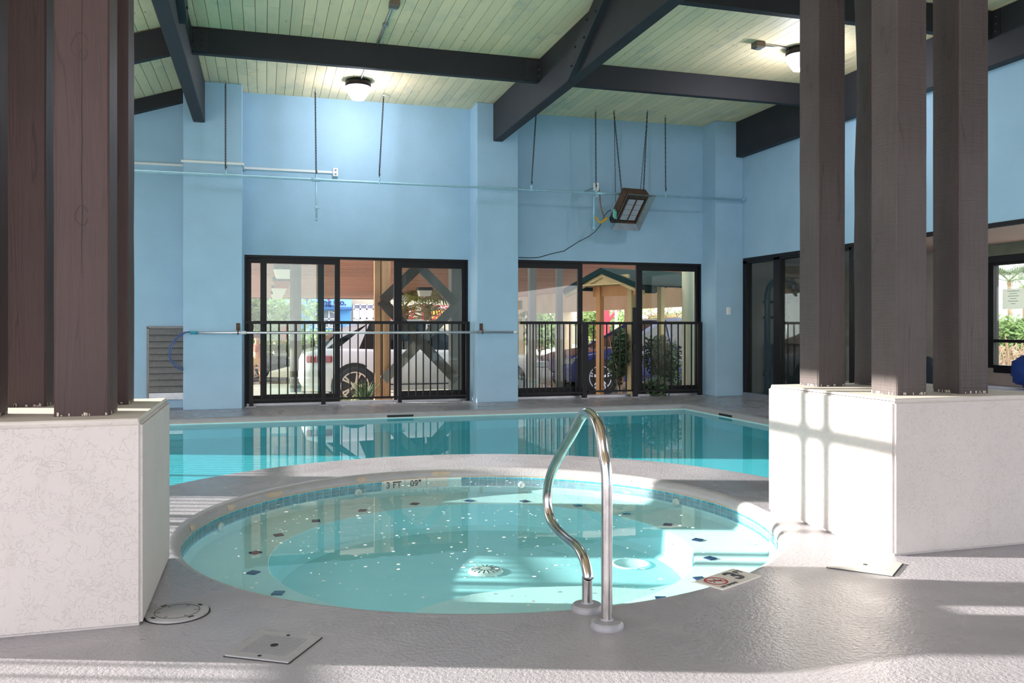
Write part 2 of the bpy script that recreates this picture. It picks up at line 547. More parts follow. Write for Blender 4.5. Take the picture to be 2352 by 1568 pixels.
def s_mesh(mb, name, m, label=None, smooth=False):
    o = mb.build(name, m, None, smooth)
    o['kind'] = 'structure'
    if label:
        o['label'] = label
    return o

def copy_obj(o, parent=None):
    c = o.copy()
    COL.objects.link(c)
    c.parent = parent
    return c

def copy_tree(o, parent=None):
    kids = list(o.children)
    c = copy_obj(o, parent)
    for k in kids:
        copy_tree(k, c)
    return c

def text(name, s, m, parent, M, size, ext=0.002, align='CENTER', squash=1.0, bold=0.025):
    cu = bpy.data.curves.new(name, 'FONT')
    cu.body = s
    cu.size = size
    cu.extrude = ext
    cu.offset = size * bold
    cu.align_x = align
    cu.align_y = 'CENTER'
    cu.resolution_u = 3
    ob = bpy.data.objects.new(name + '_tmp', cu)
    COL.objects.link(ob)
    dg = bpy.context.evaluated_depsgraph_get()
    me = bpy.data.meshes.new_from_object(ob.evaluated_get(dg))
    bpy.data.objects.remove(ob, do_unlink=True)
    for v in me.vertices:
        v.co.x *= squash
    off = Vector((0, 0, 0)); p = parent
    while p:
        off += p.location; p = p.parent
    me.transform(Matrix.Translation(-off) @ M)
    me.materials.clear(); me.materials.append(m)
    o = bpy.data.objects.new(name, me)
    COL.objects.link(o)
    o.parent = parent
    return o

def frame_matrix(o, ex, ey):
    ex, ey = Vector(ex).normalized(), Vector(ey).normalized()
    ez = ex.cross(ey)
    M = Matrix((ex, ey, ez)).transposed().to_4x4()
    M.translation = Vector(o)
    return M


# ================================================================== SETTING
YP, YW = 11.88, 12.30          # pilaster face, far wall face
XR, XL = 7.33, -4.6            # right wall, left wall
ZC = 4.35                      # ceiling
SPA = (1.225, 4.77)
RS, RO = 1.64, 2.38            # spa inner edge, outer ring (pool side)
WZ = -0.075                    # water level

def circ(r, n, a0=0.0, a1=2 * math.pi, c=SPA):
    return [(c[0] + r * math.cos(a0 + (a1 - a0) * i / n), c[1] + r * math.sin(a0 + (a1 - a0) * i / n)) for i in range(n)]

PX0, PX1, PY0, PY1 = -3.4, 5.8, 4.92, 10.9
a_r = math.asin((PY0 - SPA[1]) / RO)
pool_loop = [(PX0, PY0)]
NA = 72
for i in range(NA + 1):
    a = math.pi - a_r - (math.pi - 2 * a_r) * i / NA
    pool_loop.append((SPA[0] + RO * math.cos(a), SPA[1] + RO * math.sin(a)))
pool_loop += [(PX1, PY0), (PX1, PY1), (PX0, PY1)]
CP = 0.055                     # coping nose radius

def offset_loop(loop, d):
    """inward offset of the pool loop (towards the water), loop is walked with water on its left when d>0"""
    n = len(loop)
    area = sum(loop[i][0] * loop[(i + 1) % n][1] - loop[(i + 1) % n][0] * loop[i][1] for i in range(n)) / 2
    sgn = 1 if area > 0 else -1
    out = []
    for i in range(n):
        p0, p1, p2 = Vector(loop[i - 1]), Vector(loop[i]), Vector(loop[(i + 1) % n])
        e1, e2 = (p1 - p0).normalized(), (p2 - p1).normalized()
        n1, n2 = Vector((-e1.y, e1.x)) * sgn, Vector((-e2.y, e2.x)) * sgn
        k = n1 + n2
        k = k / max(k.dot(n1), 0.35)
        q = p1 + k * d
        out.append((q.x, q.y))
    return out

# --- deck with the two openings
outer = [(XL - 0.3, -7.0), (XR + 0.1, -7.0), (XR + 0.1, YW + 0.25), (XL - 0.3, YW + 0.25)]
bm = bmesh.new()
def loop_edges(pts, z):
    vs = [bm.verts.new((x, y, z)) for x, y in pts]
    return [bm.edges.new((vs[i], vs[(i + 1) % len(vs)])) for i in range(len(vs))]
edges = loop_edges(outer, 0) + loop_edges(pool_loop, 0) + loop_edges(circ(RS + CP, 128), 0)
bmesh.ops.triangle_fill(bm, use_beauty=True, use_dissolve=False, edges=edges)
for f in bm.faces:
    if f.normal.z < 0:
        f.normal_flip()
me = bpy.data.meshes.new('floor')
bm.to_mesh(me); bm.free()
me.materials.append(M_DECK)
floor = bpy.data.objects.new('floor', me)
COL.objects.link(floor)
tag(floor, 'grey painted concrete pool deck with worn pitted patches', None, None, 'structure')

# --- coping noses (part of the floor)
def sweep_loops(loops, name, m, parent, smooth=True):
    n = len(loops[0])
    vs, fs = [], []
    for lp in loops:
        vs += lp
    for k in range(len(loops) - 1):
        for i in range(n):
            j = (i + 1) % n
            fs.append((k * n + i, k * n + j, (k + 1) * n + j, (k + 1) * n + i))
    return MB().add(vs, fs).build(name, m, parent, 'auto' if smooth else False)

M_COPING = mat('coping_paint', (0.31, 0.31, 0.33), 0.35, vcol=(0.36, 0.35, 0.36), vscale=8, bs=0.5, bscale=70)
M_RUSTLINE = mat('waterline_stain', (0.50, 0.43, 0.35), 0.6, vcol=(0.42, 0.33, 0.23), vscale=14)
lps = []
for q in range(7):
    a = math.pi / 2 * q / 6
    r = RS + CP - CP * math.sin(a)
    z = -CP + CP * math.cos(a)
    lps.append([(x, y, z) for x, y in circ(r, 128)])
sweep_loops(lps, 'spa_coping', M_COPING, floor)
sweep_loops([[(x, y, z) for x, y in circ(r, 128)] for r, z in ((RS, -CP), (RS + 0.004, -CP - 0.012))], 'stained_edge', M_RUSTLINE, floor)
lps = []
for q in range(6):
    a = math.pi / 2 * q / 5
    d = CP * math.sin(a)
    z = -CP + CP * math.cos(a)
    lps.append([(x, y, z) for x, y in offset_loop(pool_loop, d)])
sweep_loops(lps, 'pool_coping', M_COPING, floor)
pl_in = offset_loop(pool_loop, CP)
sweep_loops([[(x, y, z) for x, y in pl_in] for z in (-CP, -CP - 0.012)], 'pool_stained_edge', M_RUSTLINE, floor)
# a few bare patches where the paint has come off the spa nose
for ang, wd in ((2.35, 0.10), (2.62, 0.05), (1.52, 0.09), (1.9, 0.04), (2.95, 0.05), (0.62, 0.05)):
    mb = MB()
    n = 7
    ring = []
    for k in range(n):
        q = 2 * math.pi * k / n
        da = wd * math.cos(q) * (0.8 + 0.3 * random.random()) / RS
        tt = 0.75 + 0.22 * math.sin(q) * (0.8 + 0.4 * random.random())
        t = min(max(tt, 0), 1) * math.pi / 2
        r = RS + CP - (CP + 0.003) * math.sin(t)
        ring.append((SPA[0] + r * math.cos(ang + da), SPA[1] + r * math.sin(ang + da), -CP + (CP + 0.003) * math.cos(t)))
    mb.add(ring, [tuple(range(n))]).build('worn_patch', M_RUSTLINE, floor)

# --- pool basin and water
PD = -0.25
mb = MB()
n = len(pl_in)
for i in range(n):
    a, b = pl_in[i], pl_in[(i + 1) % n]
    mb.quad((*a, -CP - 0.012), (*b, -CP - 0.012), (*b, PD), (*a, PD))
mb.add([(x, y, PD) for x, y in pl_in], [tuple(range(n))])
basin = mb.build('pool_basin', M_POOLPLASTER)
tag(basin, 'pale plastered pool basin below the water', None, None, 'structure')
# re-triangulate the concave floor
bm = bmesh.new(); bm.from_mesh(basin.data)
bmesh.ops.triangulate(bm, faces=[f for f in bm.faces if len(f.verts) > 4])
bm.to_mesh(basin.data); bm.free()
pw = MB().add([(x, y, WZ) for x, y in pl_in], [tuple(range(n))]).build('pool_water', M_POOL_WATER)
bm = bmesh.new(); bm.from_mesh(pw.data)
bmesh.ops.triangulate(bm, faces=bm.faces[:])
bm.to_mesh(pw.data); bm.free()
tag(pw, 'still turquoise water of the large rectangular pool', 'water', None, 'stuff')
# skimmer mouths in the coping
for lab, a, b in (('dark skimmer mouth in the far pool edge', at_y(888, 961, PY1), at_y(948, 959, PY1)),):
    mb = MB().box(a.x, b.x, PY1 - CP - 0.004, PY1 - 0.02, -0.062, -0.035)
    tag(mb.build('skimmer_mouth', M_DARK), lab, 'skimmer')
a, b = at_x(1660, 951, PX1), at_x(1690, 957, PX1)
tag(MB().box(PX1 - CP - 0.004, PX1 - 0.02, b.y, a.y, -0.062, -0.035).build('skimmer_mouth', M_DARK),
    'dark skimmer mouth in the right-hand pool edge', 'skimmer')

# --- spa basin
BZ, FZ = WZ - 0.105, WZ - 0.29       # bench, floor
RB = 1.215                            # inner edge of the bench
spa = struct('spa_basin', 'round plastered spa basin with a seat ring', (SPA[0], SPA[1], 0))
sweep_loops([[(x - SPA[0], y - SPA[1], z) for x, y in circ(r, 128)] for r, z in ((RS + 0.004, -CP - 0.012), (RS + 0.004, BZ + 0.03), (RS - 0.02, BZ + 0.006), (RS - 0.03, BZ), (RB, BZ), (RB - 0.012, BZ - 0.006))], 'seat_ring', M_PLASTER, None).parent = spa
ob = sweep_loops([[(x - SPA[0], y - SPA[1], z) for x, y in circ(r, 96)] for r, z in ((RB - 0.012, BZ - 0.006), (RB - 0.02, FZ + 0.03), (RB - 0.06, FZ))], 'well_wall', M_PLASTER_W, None)
ob.parent = spa
MB().add([(x - SPA[0], y - SPA[1], FZ) for x, y in circ(RB - 0.06, 96)], [tuple(range(96))]).build('well_floor', M_PLASTER_W, spa, local=True)
# steps below the handrail
mb = MB()
poly = []
for px, py in ((955, 1399), (1010, 1380), (1085, 1361), (1200, 1346), (1350, 1342), (1480, 1350), (1555, 1336)):
    q_ = at_z(px, py, BZ)
    poly.append((q_.x - SPA[0], q_.y - SPA[1]))
a_s, a_e = math.atan2(poly[-1][1], poly[-1][0]), math.atan2(poly[0][1], poly[0][0])
for k in range(11):
    a_ = a_s + (a_e - a_s) * k / 10
    poly.append(((RB + .004) * math.cos(a_), (RB + .004) * math.sin(a_)))
mb.prism(poly, FZ, BZ - 0.006)
mb.build('entry_step', M_PLASTER, spa, local=True)
# navy marker tiles
for k in range(20):
    a = math.radians(8 + k * 18)
    r = RB + 0.075
    c = Vector((r * math.cos(a), r * math.sin(a), BZ + 0.003))
    t, rr = Vector((-math.sin(a), math.cos(a), 0)), Vector((math.cos(a), math.sin(a), 0))
    d1, d2 = (t + rr) * 0.0185, (t - rr) * 0.0185
    MB().obox(c, d1, d2, (0, 0, 0.003)).build('seat_marker_tile', M_NAVY, spa, local=True)
# mosaic waterline
band = MB()
for k in range(150):
    a0, a1 = 2 * math.pi * k / 150, 2 * math.pi * (k + 0.93) / 150
    if 1.42 < (a0 % (2 * math.pi)) < 1.80:
        continue
    for z0, z1 in ((-0.135, -0.112), (-0.110, -0.088), (-0.086, -0.068)):
        r = RS + 0.001
        p = [(r * math.cos(a), r * math.sin(a)) for a in (a0, a1)]
        band.quad((*p[0], z0), (*p[1], z0), (*p[1], z1), (*p[0], z1))
o = band.build('waterline_mosaic', M_MOSAIC, spa, local=True)
o['kind'] = 'stuff'
# depth tiles on the far wall of the spa
for k, s in enumerate(("3 FT", "09\"", "")):
    a = 1.745 - k * 0.105
    r = RS - 0.004
    c = Vector((r * math.cos(a), r * math.sin(a), -0.098))
    t = Vector((math.sin(a), -math.cos(a), 0)); rr = Vector((math.cos(a), math.sin(a), 0))
    ob = MB().obox(c, t * 0.08, rr * 0.004, (0, 0, 0.036)).build('depth_tile', M_WTILE, spa, local=True)
    if s:
        cc = c - rr * 0.0055 + Vector((SPA[0], SPA[1], 0))
        text('depth_figures', s, M_INK, ob, frame_matrix(cc, t, (0, 0, 1)), 0.065, 0.001)
# jets, drains, sump
for k in range(8):
    a = math.radians(20 + k * 45)
    r = RS - 0.01
    M = frame_matrix((r * math.cos(a), r * math.sin(a), BZ + 0.055), (0, 0, 1), (-math.sin(a), math.cos(a), 0))
    MB().disc_xform([(0.028, -0.01), (0.028, 0.006), (0.012, 0.012), (0.012, 0.0)], M, 14).build('jet', M_WHITEPL, spa, True, True)
for px, py in ((1115, 1313), (1007, 1181)):
    p = at_z(px, py, FZ)
    g = MB().lathe([(0.105, 0), (0.10, 0.012), (0.07, 0.02), (0.01, 0.022)], (p.x - SPA[0], p.y - SPA[1], FZ), 24).build('drain_cover', M_DRAIN, spa, True, True)
    mb = MB()
    for k in range(16):
        q = 2 * math.pi * k / 16
        mb.bar((p.x - SPA[0] + 0.035 * math.cos(q), p.y - SPA[1] + 0.035 * math.sin(q), FZ + 0.0215), (p.x - SPA[0] + 0.085 * math.cos(q), p.y - SPA[1] + 0.085 * math.sin(q), FZ + 0.0175), 0.006, 0.003)
    mb.build('drain_slots', M_DARK, g, False, True)
p = at_z(1450, 1296, FZ)
MB().lathe([(0.118, 0), (0.118, 0.008), (0.104, 0.01), (0.1, 0.004), (0.0, 0.004)], (p.x - SPA[0], p.y - SPA[1], FZ), 28).build('round_floor_fitting', M_PLASTER, spa, True, True)
sw = MB().add([(x, y, WZ) for x, y in circ(RS + 0.003, 128)], [tuple(range(128))]).build('spa_water', M_SPA_WATER)
tag(sw, 'clear aqua water filling the round spa', 'water', None, 'stuff')
# white flecks on the spa: foam, plus sun glitter painted as bits
mb = MB()
for k in range(620):
    a, r = random.uniform(0, 2 * math.pi), RS * 0.93 * math.sqrt(random.random())
    x, y = SPA[0] + r * math.cos(a), SPA[1] + r * math.sin(a)
    dens = 1.0 if (x < SPA[0] + 0.6 and y > SPA[1] - 0.9) else 0.45
    if random.random() > dens:
        continue
    s = random.choice((0.003, 0.004, 0.004, 0.006, 0.009))
    q0 = random.uniform(0, 3)
    pts = [(x + s * random.uniform(.6, 1.6) * math.cos(q0 + 1.05 * i), y + s * random.uniform(.6, 1.3) * math.sin(q0 + 1.05 * i), WZ + 0.0015) for i in range(6)]
    mb.add(pts, [tuple(range(6))])
o = mb.build('foam_glitter_flecks', M_FLECK)
tag(o, 'tiny white flecks of foam and painted sun glitter on the spa water', 'foam', None, 'stuff')

# --- far wall with pilasters
WIN1 = (-0.28, 2.95, 0.02, 2.10)
WIN2 = (3.585, 6.84, 0.02, 2.12)
wall_far = struct('wall_far', 'pale blue painted stucco wall behind the pool')
mb = MB()
mb.box(-1.05, WIN1[0] + .02, YW, YW + .2, 0, 4.36)
mb.box(WIN1[1] - .02, WIN2[0] + .02, YW, YW + .2, 0, 4.36)
mb.box(WIN2[1] - .02, XR + .2, YW, YW + .2, 0, 4.36)
mb.box(WIN1[0] + .02, WIN1[1] - .02, YW, YW + .2, WIN1[3], 4.36)
mb.box(WIN2[0] + .02, WIN2[1] - .02, YW, YW + .2, WIN2[3], 4.36)
mb.add([(XL - .1, YW, 0), (-1.05, YW, 0), (-1.05, YW, 4.30), (XL - .1, YW, 3.11), (XL - .1, YW + .2, 0), (-1.05, YW + .2, 0), (-1.05, YW + .2, 4.30), (XL - .1, YW + .2, 3.11)],
       [(0, 1, 2, 3), (5, 4, 7, 6), (0, 4, 5, 1), (3, 2, 6, 7), (0, 3, 7, 4), (1, 5, 6, 2)])
mb.build('wall_panel', M_BLUE, wall_far)
for x0, x1 in ((-1.02, -0.28), (2.96, 3.585), (6.84, XR - .0)):
    MB().box(x0, x1, YP, YW + .1, 0, ZC + .0, 0.006).build('pilaster', M_BLUE, wall_far)

# --- right wall: blue upper part carried over the gym opening
wall_right = struct('wall_right', 'pale blue upper wall over the gym front')
MB().box(XR, XR + .22, -3.0, YW + .2, 2.165, ZC).build('wall_panel', M_BLUE, wall_right)
MB().box(XR - .012, XR + .03, 5.0, YP - .02, 2.135, 2.185).build('edge_trim', M_BLACK, wall_right)

# --- left wall with tall openings (daylight side)
wall_left = struct('wall_left', 'blue wall with tall glazed openings on the sun side')
mb = MB()
mb.box(XL - .2, XL, -2.6, 11.9, 2.80, 3.2)
mb.box(XL - .2, XL, 7.40, 8.05, 0, 2.80)
mb.box(XL - .2, XL, 10.95, YW + .2, 0, 2.80)
mb.build('wall_panel', M_BLUE, wall_left)
mb = MB()
for y0, y1 in ((-2.4, 7.4), (8.05, 10.95)):
    mb.box(XL - .12, XL - .06, y0, y1, 2.38, 2.47)
for y in (-2.37, -.4, 1.63, 3.2, 4.75, 6.52, 6.72, 7.37, 8.08, 9.6, 10.92):
    mb.box(XL - .12, XL - .06, y - .036, y + .036, 0, 2.8)
mb.build('opening_frame', M_BLACK, wall_left)
def simple_rail(x, y0, y1):
    t = thing('balustrade', 'black metal balustrade across the sunny side opening from %.0f metres on' % y0, 'railing', (x, y0, 0), 'balustrades on the sun side')
    t['label'] = 'black metal balustrade in the %s sun-side opening' % ('nearer' if y0 < 5 else 'farther')
    MB().box(x - .02, x + .02, y0, y1, 1.17, 1.215).build('top_rail', M_BLACK, t)
    MB().box(x - .02, x + .02, y0, y1, .08, .11).build('bottom_rail', M_BLACK, t)
    base = None
    k = 0
    y = y0 + .1
    while y < y1 - .05:
        if base is None:
            base = MB().box(x - .009, x + .009, y - .009, y + .009, .1, 1.18).build('baluster', M_BLACK, t)
        else:
            c = copy_obj(base, t); c.location = (0, y - y0 - .1, 0)
        y += .108
simple_rail(XL - .04, 1.66, 7.38)
simple_rail(XL - .04, 8.1, 10.93)

s_mesh(MB().box(1.6, XR + .2, -2.8, -2.6, 0, ZC + .1), 'light_block_wall', M_BLUE, 'blue wall added behind the viewpoint to cut the light from there')  # unseen wall, added to cut light from behind the camera

# --- ceiling: slab with separate planks below
SL = 0.33
def cz(x):
    return ZC if x > -0.95 else ZC - SL * (-0.95 - x)
ROOF0 = -2.6
ceiling = struct('ceiling', 'pale green tongue-and-groove plank ceiling')
mb = MB()
mb.box(-0.95, XR + .25, ROOF0, YW + .3, ZC + .022, ZC + .14)
mb.add([(-0.95, ROOF0, ZC + .022), (-0.95, YW + .3, ZC + .022), (XL - .4, YW + .3, cz(XL - .4) + .022), (XL - .4, ROOF0, cz(XL - .4) + .022),
        (-0.95, ROOF0, ZC + .14), (-0.95, YW + .3, ZC + .14), (XL - .4, YW + .3, cz(XL - .4) + .14), (XL - .4, ROOF0, cz(XL - .4) + .14)],
       [(0, 1, 2, 3), (4, 7, 6, 5), (0, 3, 7, 4), (1, 5, 6, 2), (2, 6, 7, 3), (0, 4, 5, 1)])
mb.build('roof_deck', mat('roof_deck_dark', (0.05, 0.05, 0.04), 0.8), ceiling)
bm = bmesh.new()
bmesh.ops.create_cube(bm, size=1)
bmesh.ops.bevel(bm, geom=[e for e in bm.edges if all(v.co.z < 0 for v in e.verts)], offset=0.04, segments=1, affect='EDGES')
pm = bpy.data.meshes.new('plank'); bm.to_mesh(pm); bm.free(); pm.materials.append(M_PLANK)
PWD = 0.1205
x = -0.93
rp = random.Random(3)
def plank(xc, zc, wdt, y0, y1, ang=0.0):
    o = bpy.data.objects.new('plank', pm)
    COL.objects.link(o)
    o.parent = ceiling
    o.location = (xc, (y0 + y1) / 2, zc)
    o.scale = (wdt, y1 - y0, 0.02)
    o.rotation_euler = (0, -ang, 0)
    return o
front_cells = MB()
while x < XR + .15:
    xc = x + PWD / 2
    cuts = [6.3] + sorted(rp.uniform(7.0, 12.0) for _ in range(rp.choice((1, 2, 2)))) + [YW + .1]
    cuts = [c for i, c in enumerate(cuts) if i == 0 or c - cuts[i - 1] > .35]
    for a, b in zip(cuts[:-1], cuts[1:]):
        plank(xc, ZC + .012, PWD - .005, a + .0015, b - .0015)
    front_cells.box(xc - PWD / 2 + .0025, xc + PWD / 2 - .0025, ROOF0, 6.298, ZC + .002, ZC + .022)
    x += PWD
ang = math.atan(SL)
k = 0
while True:
    s = (k + .5) * PWD
    xc = -0.95 - s * math.cos(ang)
    if xc < -2.6:
        break
    zc = ZC - s * math.sin(ang)
    cut = rp.uniform(8, 11.8)
    for a, b in ((7.6, cut), (cut, YW + .1)):
        plank(xc, zc + .012, PWD - .005, a + .0015, b - .0015, ang)
    k += 1
xa = -0.95 - k * PWD * math.cos(ang)
front_cells.add([(xa, 7.6, cz(xa)), (xa, YW, cz(xa)), (XL - .3, YW, cz(XL - .3)), (XL - .3, 7.6, cz(XL - .3))], [(0, 1, 2, 3)])
front_cells.add([(-.95, ROOF0, cz(-.95)), (-.95, 7.6, cz(-.95)), (XL - .3, 7.6, cz(XL - .3)), (XL - .3, ROOF0, cz(XL - .3))], [(0, 1, 2, 3)])
o = front_cells.build('far_planking', M_PLANK, ceiling)
o['kind'] = 'stuff'

# ================================================================== BEAMS
def bolt(mb, c, nrm, r=0.016):
    nrm = Vector(nrm).normalized()
    ex = nrm.orthogonal().normalized()
    ey = nrm.cross(ex)
    mb.disc_xform([(r, 0), (r, .012), (r * .6, .018)], frame_matrix(c, ex, ey), 8)

RAFT = ((-0.895, -0.75), (3.205, 3.35))
rlab = ('near-black timber roof rafter running down to the left blue pilaster',
        'thick black timber roof rafter crossing the top centre to the middle pilaster')
for (x0, x1), lab, side in zip(RAFT, rlab, (1, -1)):
    t = thing('roof_rafter', lab, 'beam', ((x0 + x1) / 2, YP, 3.8), 'roof rafters')
    MB().box(x0, x1, ROOF0 + .1, YP + .02, 3.80, ZC + .0, 0.008).build('beam_body', M_BEAM, t)
    xs = x0 if side < 0 else x1
    b = MB()
    if side < 0:
        pa, pb = Vector((xs - .035, 8.60, 3.83)), Vector((xs - .035, 7.55, ZC + .0))
    else:
        pa, pb = Vector((xs + .035, 8.4, 4.0)), Vector((xs + .035, 7.3, ZC + .0))
    b.bar(pa, pb, .07, .20, (1, 0, 0)) if False else b.obox((pa + pb) / 2, (pb - pa) / 2, (.035, 0, 0), Vector((0, (pb - pa).z, -(pb - pa).y)).normalized() * .10)
    br = b.build('knee_brace', M_BEAM, t)
    bb = MB()
    for f, off in ((.15, -.05), (.3, .05), (.5, -.05), (.62, .05), (.8, -.05)):
        q = pa.lerp(pb, f) + Vector((0, (pb - pa).z, -(pb - pa).y)).normalized() * off
        bolt(bb, q + Vector((side * .035, 0, 0)), (side, 0, 0), .012)
    bb.build('brace_bolts', M_DARK, br)['kind'] = 'stuff'

def bracket(xc, side, yf, zc, t):
    """steel angle fixing a purlin (front face yf) to a rafter; side +1: plate extends towards +x from the rafter face"""
    pl = MB().box(min(xc, xc + side * .17), max(xc, xc + side * .17), yf - .012, yf, zc - .115, zc + .12, .003)
    pl.box(min(xc, xc + side * .012), max(xc, xc + side * .012), yf - .1, yf, zc - .115, zc + .12)
    p = pl.build('steel_bracket', M_DARKMETAL, t)
    bb = MB()
    for i in (-1, 0, 1):
        bolt(bb, (xc + side * .11, yf - .012, zc + .075 * i), (0, -1, 0))
        bolt(bb, (xc + side * .012, yf - .055, zc + .075 * i), (side, 0, 0))
    bb.build('bolts', M_DARKMETAL, p)['kind'] = 'stuff'

PY_B, PTH = 9.74, 0.09
def purlin(name_label, x0, x1, yf, brs):
    t = thing('purlin', name_label, 'beam', ((x0 + x1) / 2, yf, 4.07), 'roof purlins')
    MB().box(x0, x1, yf, yf + PTH, 4.065, ZC, .005).build('beam_body', M_BEAM, t)
    for xc, sd_ in brs:
        bracket(xc, sd_, yf, 4.20, t)
purlin('black purlin beam spanning between the left and centre rafters', -0.75, 3.205, PY_B, ((-0.75, 1), (3.205, -1)))
purlin('black purlin beam spanning from the centre rafter to the right wall, farther one', 3.35, 7.2, PY_B, ())
purlin('purple-grey purlin beam at the top edge right of the centre rafter', 3.35, 7.2, 6.95, ((7.2, -1),))
# purlin of the left bay follows the slope
t = thing('purlin', 'short black purlin beam sloping down left of the left rafter', 'beam', (-2.7, PY_B, 3.6), 'roof purlins')
def slope_beam(x0, x1, y0, y1, dz0, dz1):
    return MB().add([(x, y, cz(x) + dz) for x in (x0, x1) for y in (y0, y1) for dz in (dz0, dz1)],
                    [(0, 1, 3, 2), (4, 6, 7, 5), (0, 4, 5, 1), (2, 3, 7, 6), (0, 2, 6, 4), (1, 5, 7, 3)])
slope_beam(-0.9, XL, PY_B, PY_B + PTH, -.30, 0.0).build('beam_body', M_BEAM, t)
t = thing('wall_plate_beam', 'black sloping beam along the top of the left end of the blue wall', 'beam', (-2.7, YW - .1, 3.6))
slope_beam(-1.02, XL, YW - .12, YW - .0, -.175, 0.0).build('beam_body', M_BEAM, t)
t = thing('wall_beam', 'deep black beam along the top of the right wall', 'beam', (XR - .06, 8, 3.79))
MB().box(XR - .13, XR - .001, -2.8, YP, 3.79, ZC, .006).build('beam_body', M_BEAM, t)
t = thing('front_beam', 'dark header beam resting on the timber post clusters', 'beam', (1.3, 3.6, 4.05))
MB().box(XL, XR - .2, 3.55, 3.68, 4.02, ZC - .002, .006).build('beam_body', M_BEAM, t)

# ================================================================== PEDESTALS AND POSTS
def pedestal(x0, x1, y0, y1, ztop, lab):
    t = thing('stucco_pedestal', lab, 'pedestal', ((x0 + x1) / 2, (y0 + y1) / 2, 0), 'white stucco pedestals')
    bm = bmesh.new()
    bmesh.ops.create_cube(bm, size=1)
    for v in bm.verts:
        v.co = ((v.co.x) * (x1 - x0), v.co.y * (y1 - y0), (v.co.z + .5) * (ztop - .012))
    bmesh.ops.bevel(bm, geom=bm.edges[:], offset=.012, segments=3, affect='EDGES')
    me = bpy.data.meshes.new('pedestal_body'); bm.to_mesh(me); bm.free()
    me.materials.append(M_WHITE)
    o = bpy.data.objects.new('pedestal_body', me); COL.objects.link(o); o.parent = t
    MB().box(x0 + .012, x1 - .012, y0 + .012, y1 - .012, ztop - .02, ztop, .005).build('top_slab', mat('pedestal_top_%d' % (x0 > 0), (0.56, 0.53, 0.49), .7, var=.12, vscale=6), t)
    return t
PZ = 0.762
pedestal(-1.42, -0.43, 3.365, 4.32, PZ, 'white stucco pedestal under the brown posts at the left edge')
pedestal(2.895, 3.90, 3.365, 4.42, PZ - .008, 'white stucco pedestal right of the spa with sun on its left face')

def post(x0, x1, y0, y1, zb, m, lab, grp, wane=0.0):
    t = thing('timber_post', lab, 'post', ((x0 + x1) / 2, (y0 + y1) / 2, zb), grp)
    bm = bmesh.new()
    N = 14
    rr = random.Random(int((x0 + 5) * 100 + y0 * 7))
    rings = []
    for i in range(N + 1):
        z = (ZC - zb) * i / N
        j = lambda: rr.uniform(-.0025, .0025) + (rr.uniform(-.008, .004) if wane else 0)
        hx, hy = (x1 - x0) / 2, (y1 - y0) / 2
        c = .007 + (rr.uniform(0, .03) if wane else 0)
        pts = [(-hx + c, -hy), (hx - .007, -hy), (hx, -hy + .007), (hx, hy - .007), (hx - .007, hy), (-hx + c, hy), (-hx + (j() if wane else 0), hy - c), (-hx + (j() if wane else 0), -hy + c)]
        rings.append([bm.verts.new((px + j() * .4, py + j() * .4, z)) for px, py in pts])
    for a, b in zip(rings[:-1], rings[1:]):
        for k in range(8):
            bm.faces.new((a[k], a[(k + 1) % 8], b[(k + 1) % 8], b[k]))
    bm.faces.new(rings[0][::-1]); bm.faces.new(rings[-1])
    bmesh.ops.recalc_face_normals(bm, faces=bm.faces)
    me = bpy.data.meshes.new('post_timber'); bm.to_mesh(me); bm.free(); me.materials.append(m)
    o = bpy.data.objects.new('post_timber', me); COL.objects.link(o); o.parent = t
    # chipped paint flecks at the foot
    fl = MB()
    for k in range(9):
        xx = rr.uniform(x0 + .01, x1 - .01); h = rr.uniform(.003, .014); ww = rr.uniform(.002, .008)
        fl.box(xx, xx + ww, y0 - .0012, y0 + .001, zb + .002, zb + .002 + h)
        yy = rr.uniform(y0 + .01, y1 - .01)
        sx = x0 if x0 > 1 else x1
        fl.box(sx - .0012, sx + .0012, yy, yy + ww, zb + .002, zb + .002 + h)
    fl.build('chipped_paint', M_CHIP, t)['kind'] = 'stuff'
    return t
M_CHIP = mat('chipped_undercoat', (0.55, 0.50, 0.42), .8)
PB = 'brown timber posts on the left pedestal'
PG = 'grey timber posts on the right pedestal'
pk = post(-0.757, -0.565, 3.52, 3.71, PZ, M_POST_L, 'wide brown timber post on the left pedestal, nearest its right corner', PB)
M_KNOT = mat('knot_dark', (0.030, 0.020, 0.020), .7)
for kx, kz, rx, rz in ((-.665, 2.16, .030, .050), (-.655, 2.13, .013, .022), (-.66, 1.52, .022, .038)):
    pts_ = [(kx + rx * math.cos(2 * math.pi * i / 18 + .4) * (1 + .12 * math.sin(5 * i)), 3.5195, kz + rz * math.sin(2 * math.pi * i / 18 + .4)) for i in range(17)]
    MB().tube(pts_, .0009, 5).build('wood_knot', M_KNOT, pk)
crk = [(-.66 + .006 * math.sin(3.1 * i), 3.5195, 2.45 - .13 * i) for i in range(10)]
MB().tube(crk, [.0004 + .0013 * math.sin(math.pi * i / 9) for i in range(10)], 5).build('drying_crack', M_KNOT, pk)
post(-0.752, -0.565, 3.985, 4.165, PZ, M_POST_L, 'narrow-looking brown post at the right rear of the left pedestal', PB)
post(-1.145, -0.955, 3.52, 3.71, PZ, M_POST_L, 'brown timber post cut off by the left picture edge', PB)
post(-1.07, -0.885, 3.985, 4.165, PZ, M_POST_L, 'brown timber post behind, second from the left picture edge', PB)
ZR = PZ - .008
post(3.045, 3.232, 3.52, 3.71, ZR, M_POST_R, 'grey timber post at the near left corner of the right pedestal', PG)
post(3.432, 3.618, 3.515, 3.705, ZR, M_POST_R, 'grey timber post rightmost on the right pedestal', PG)
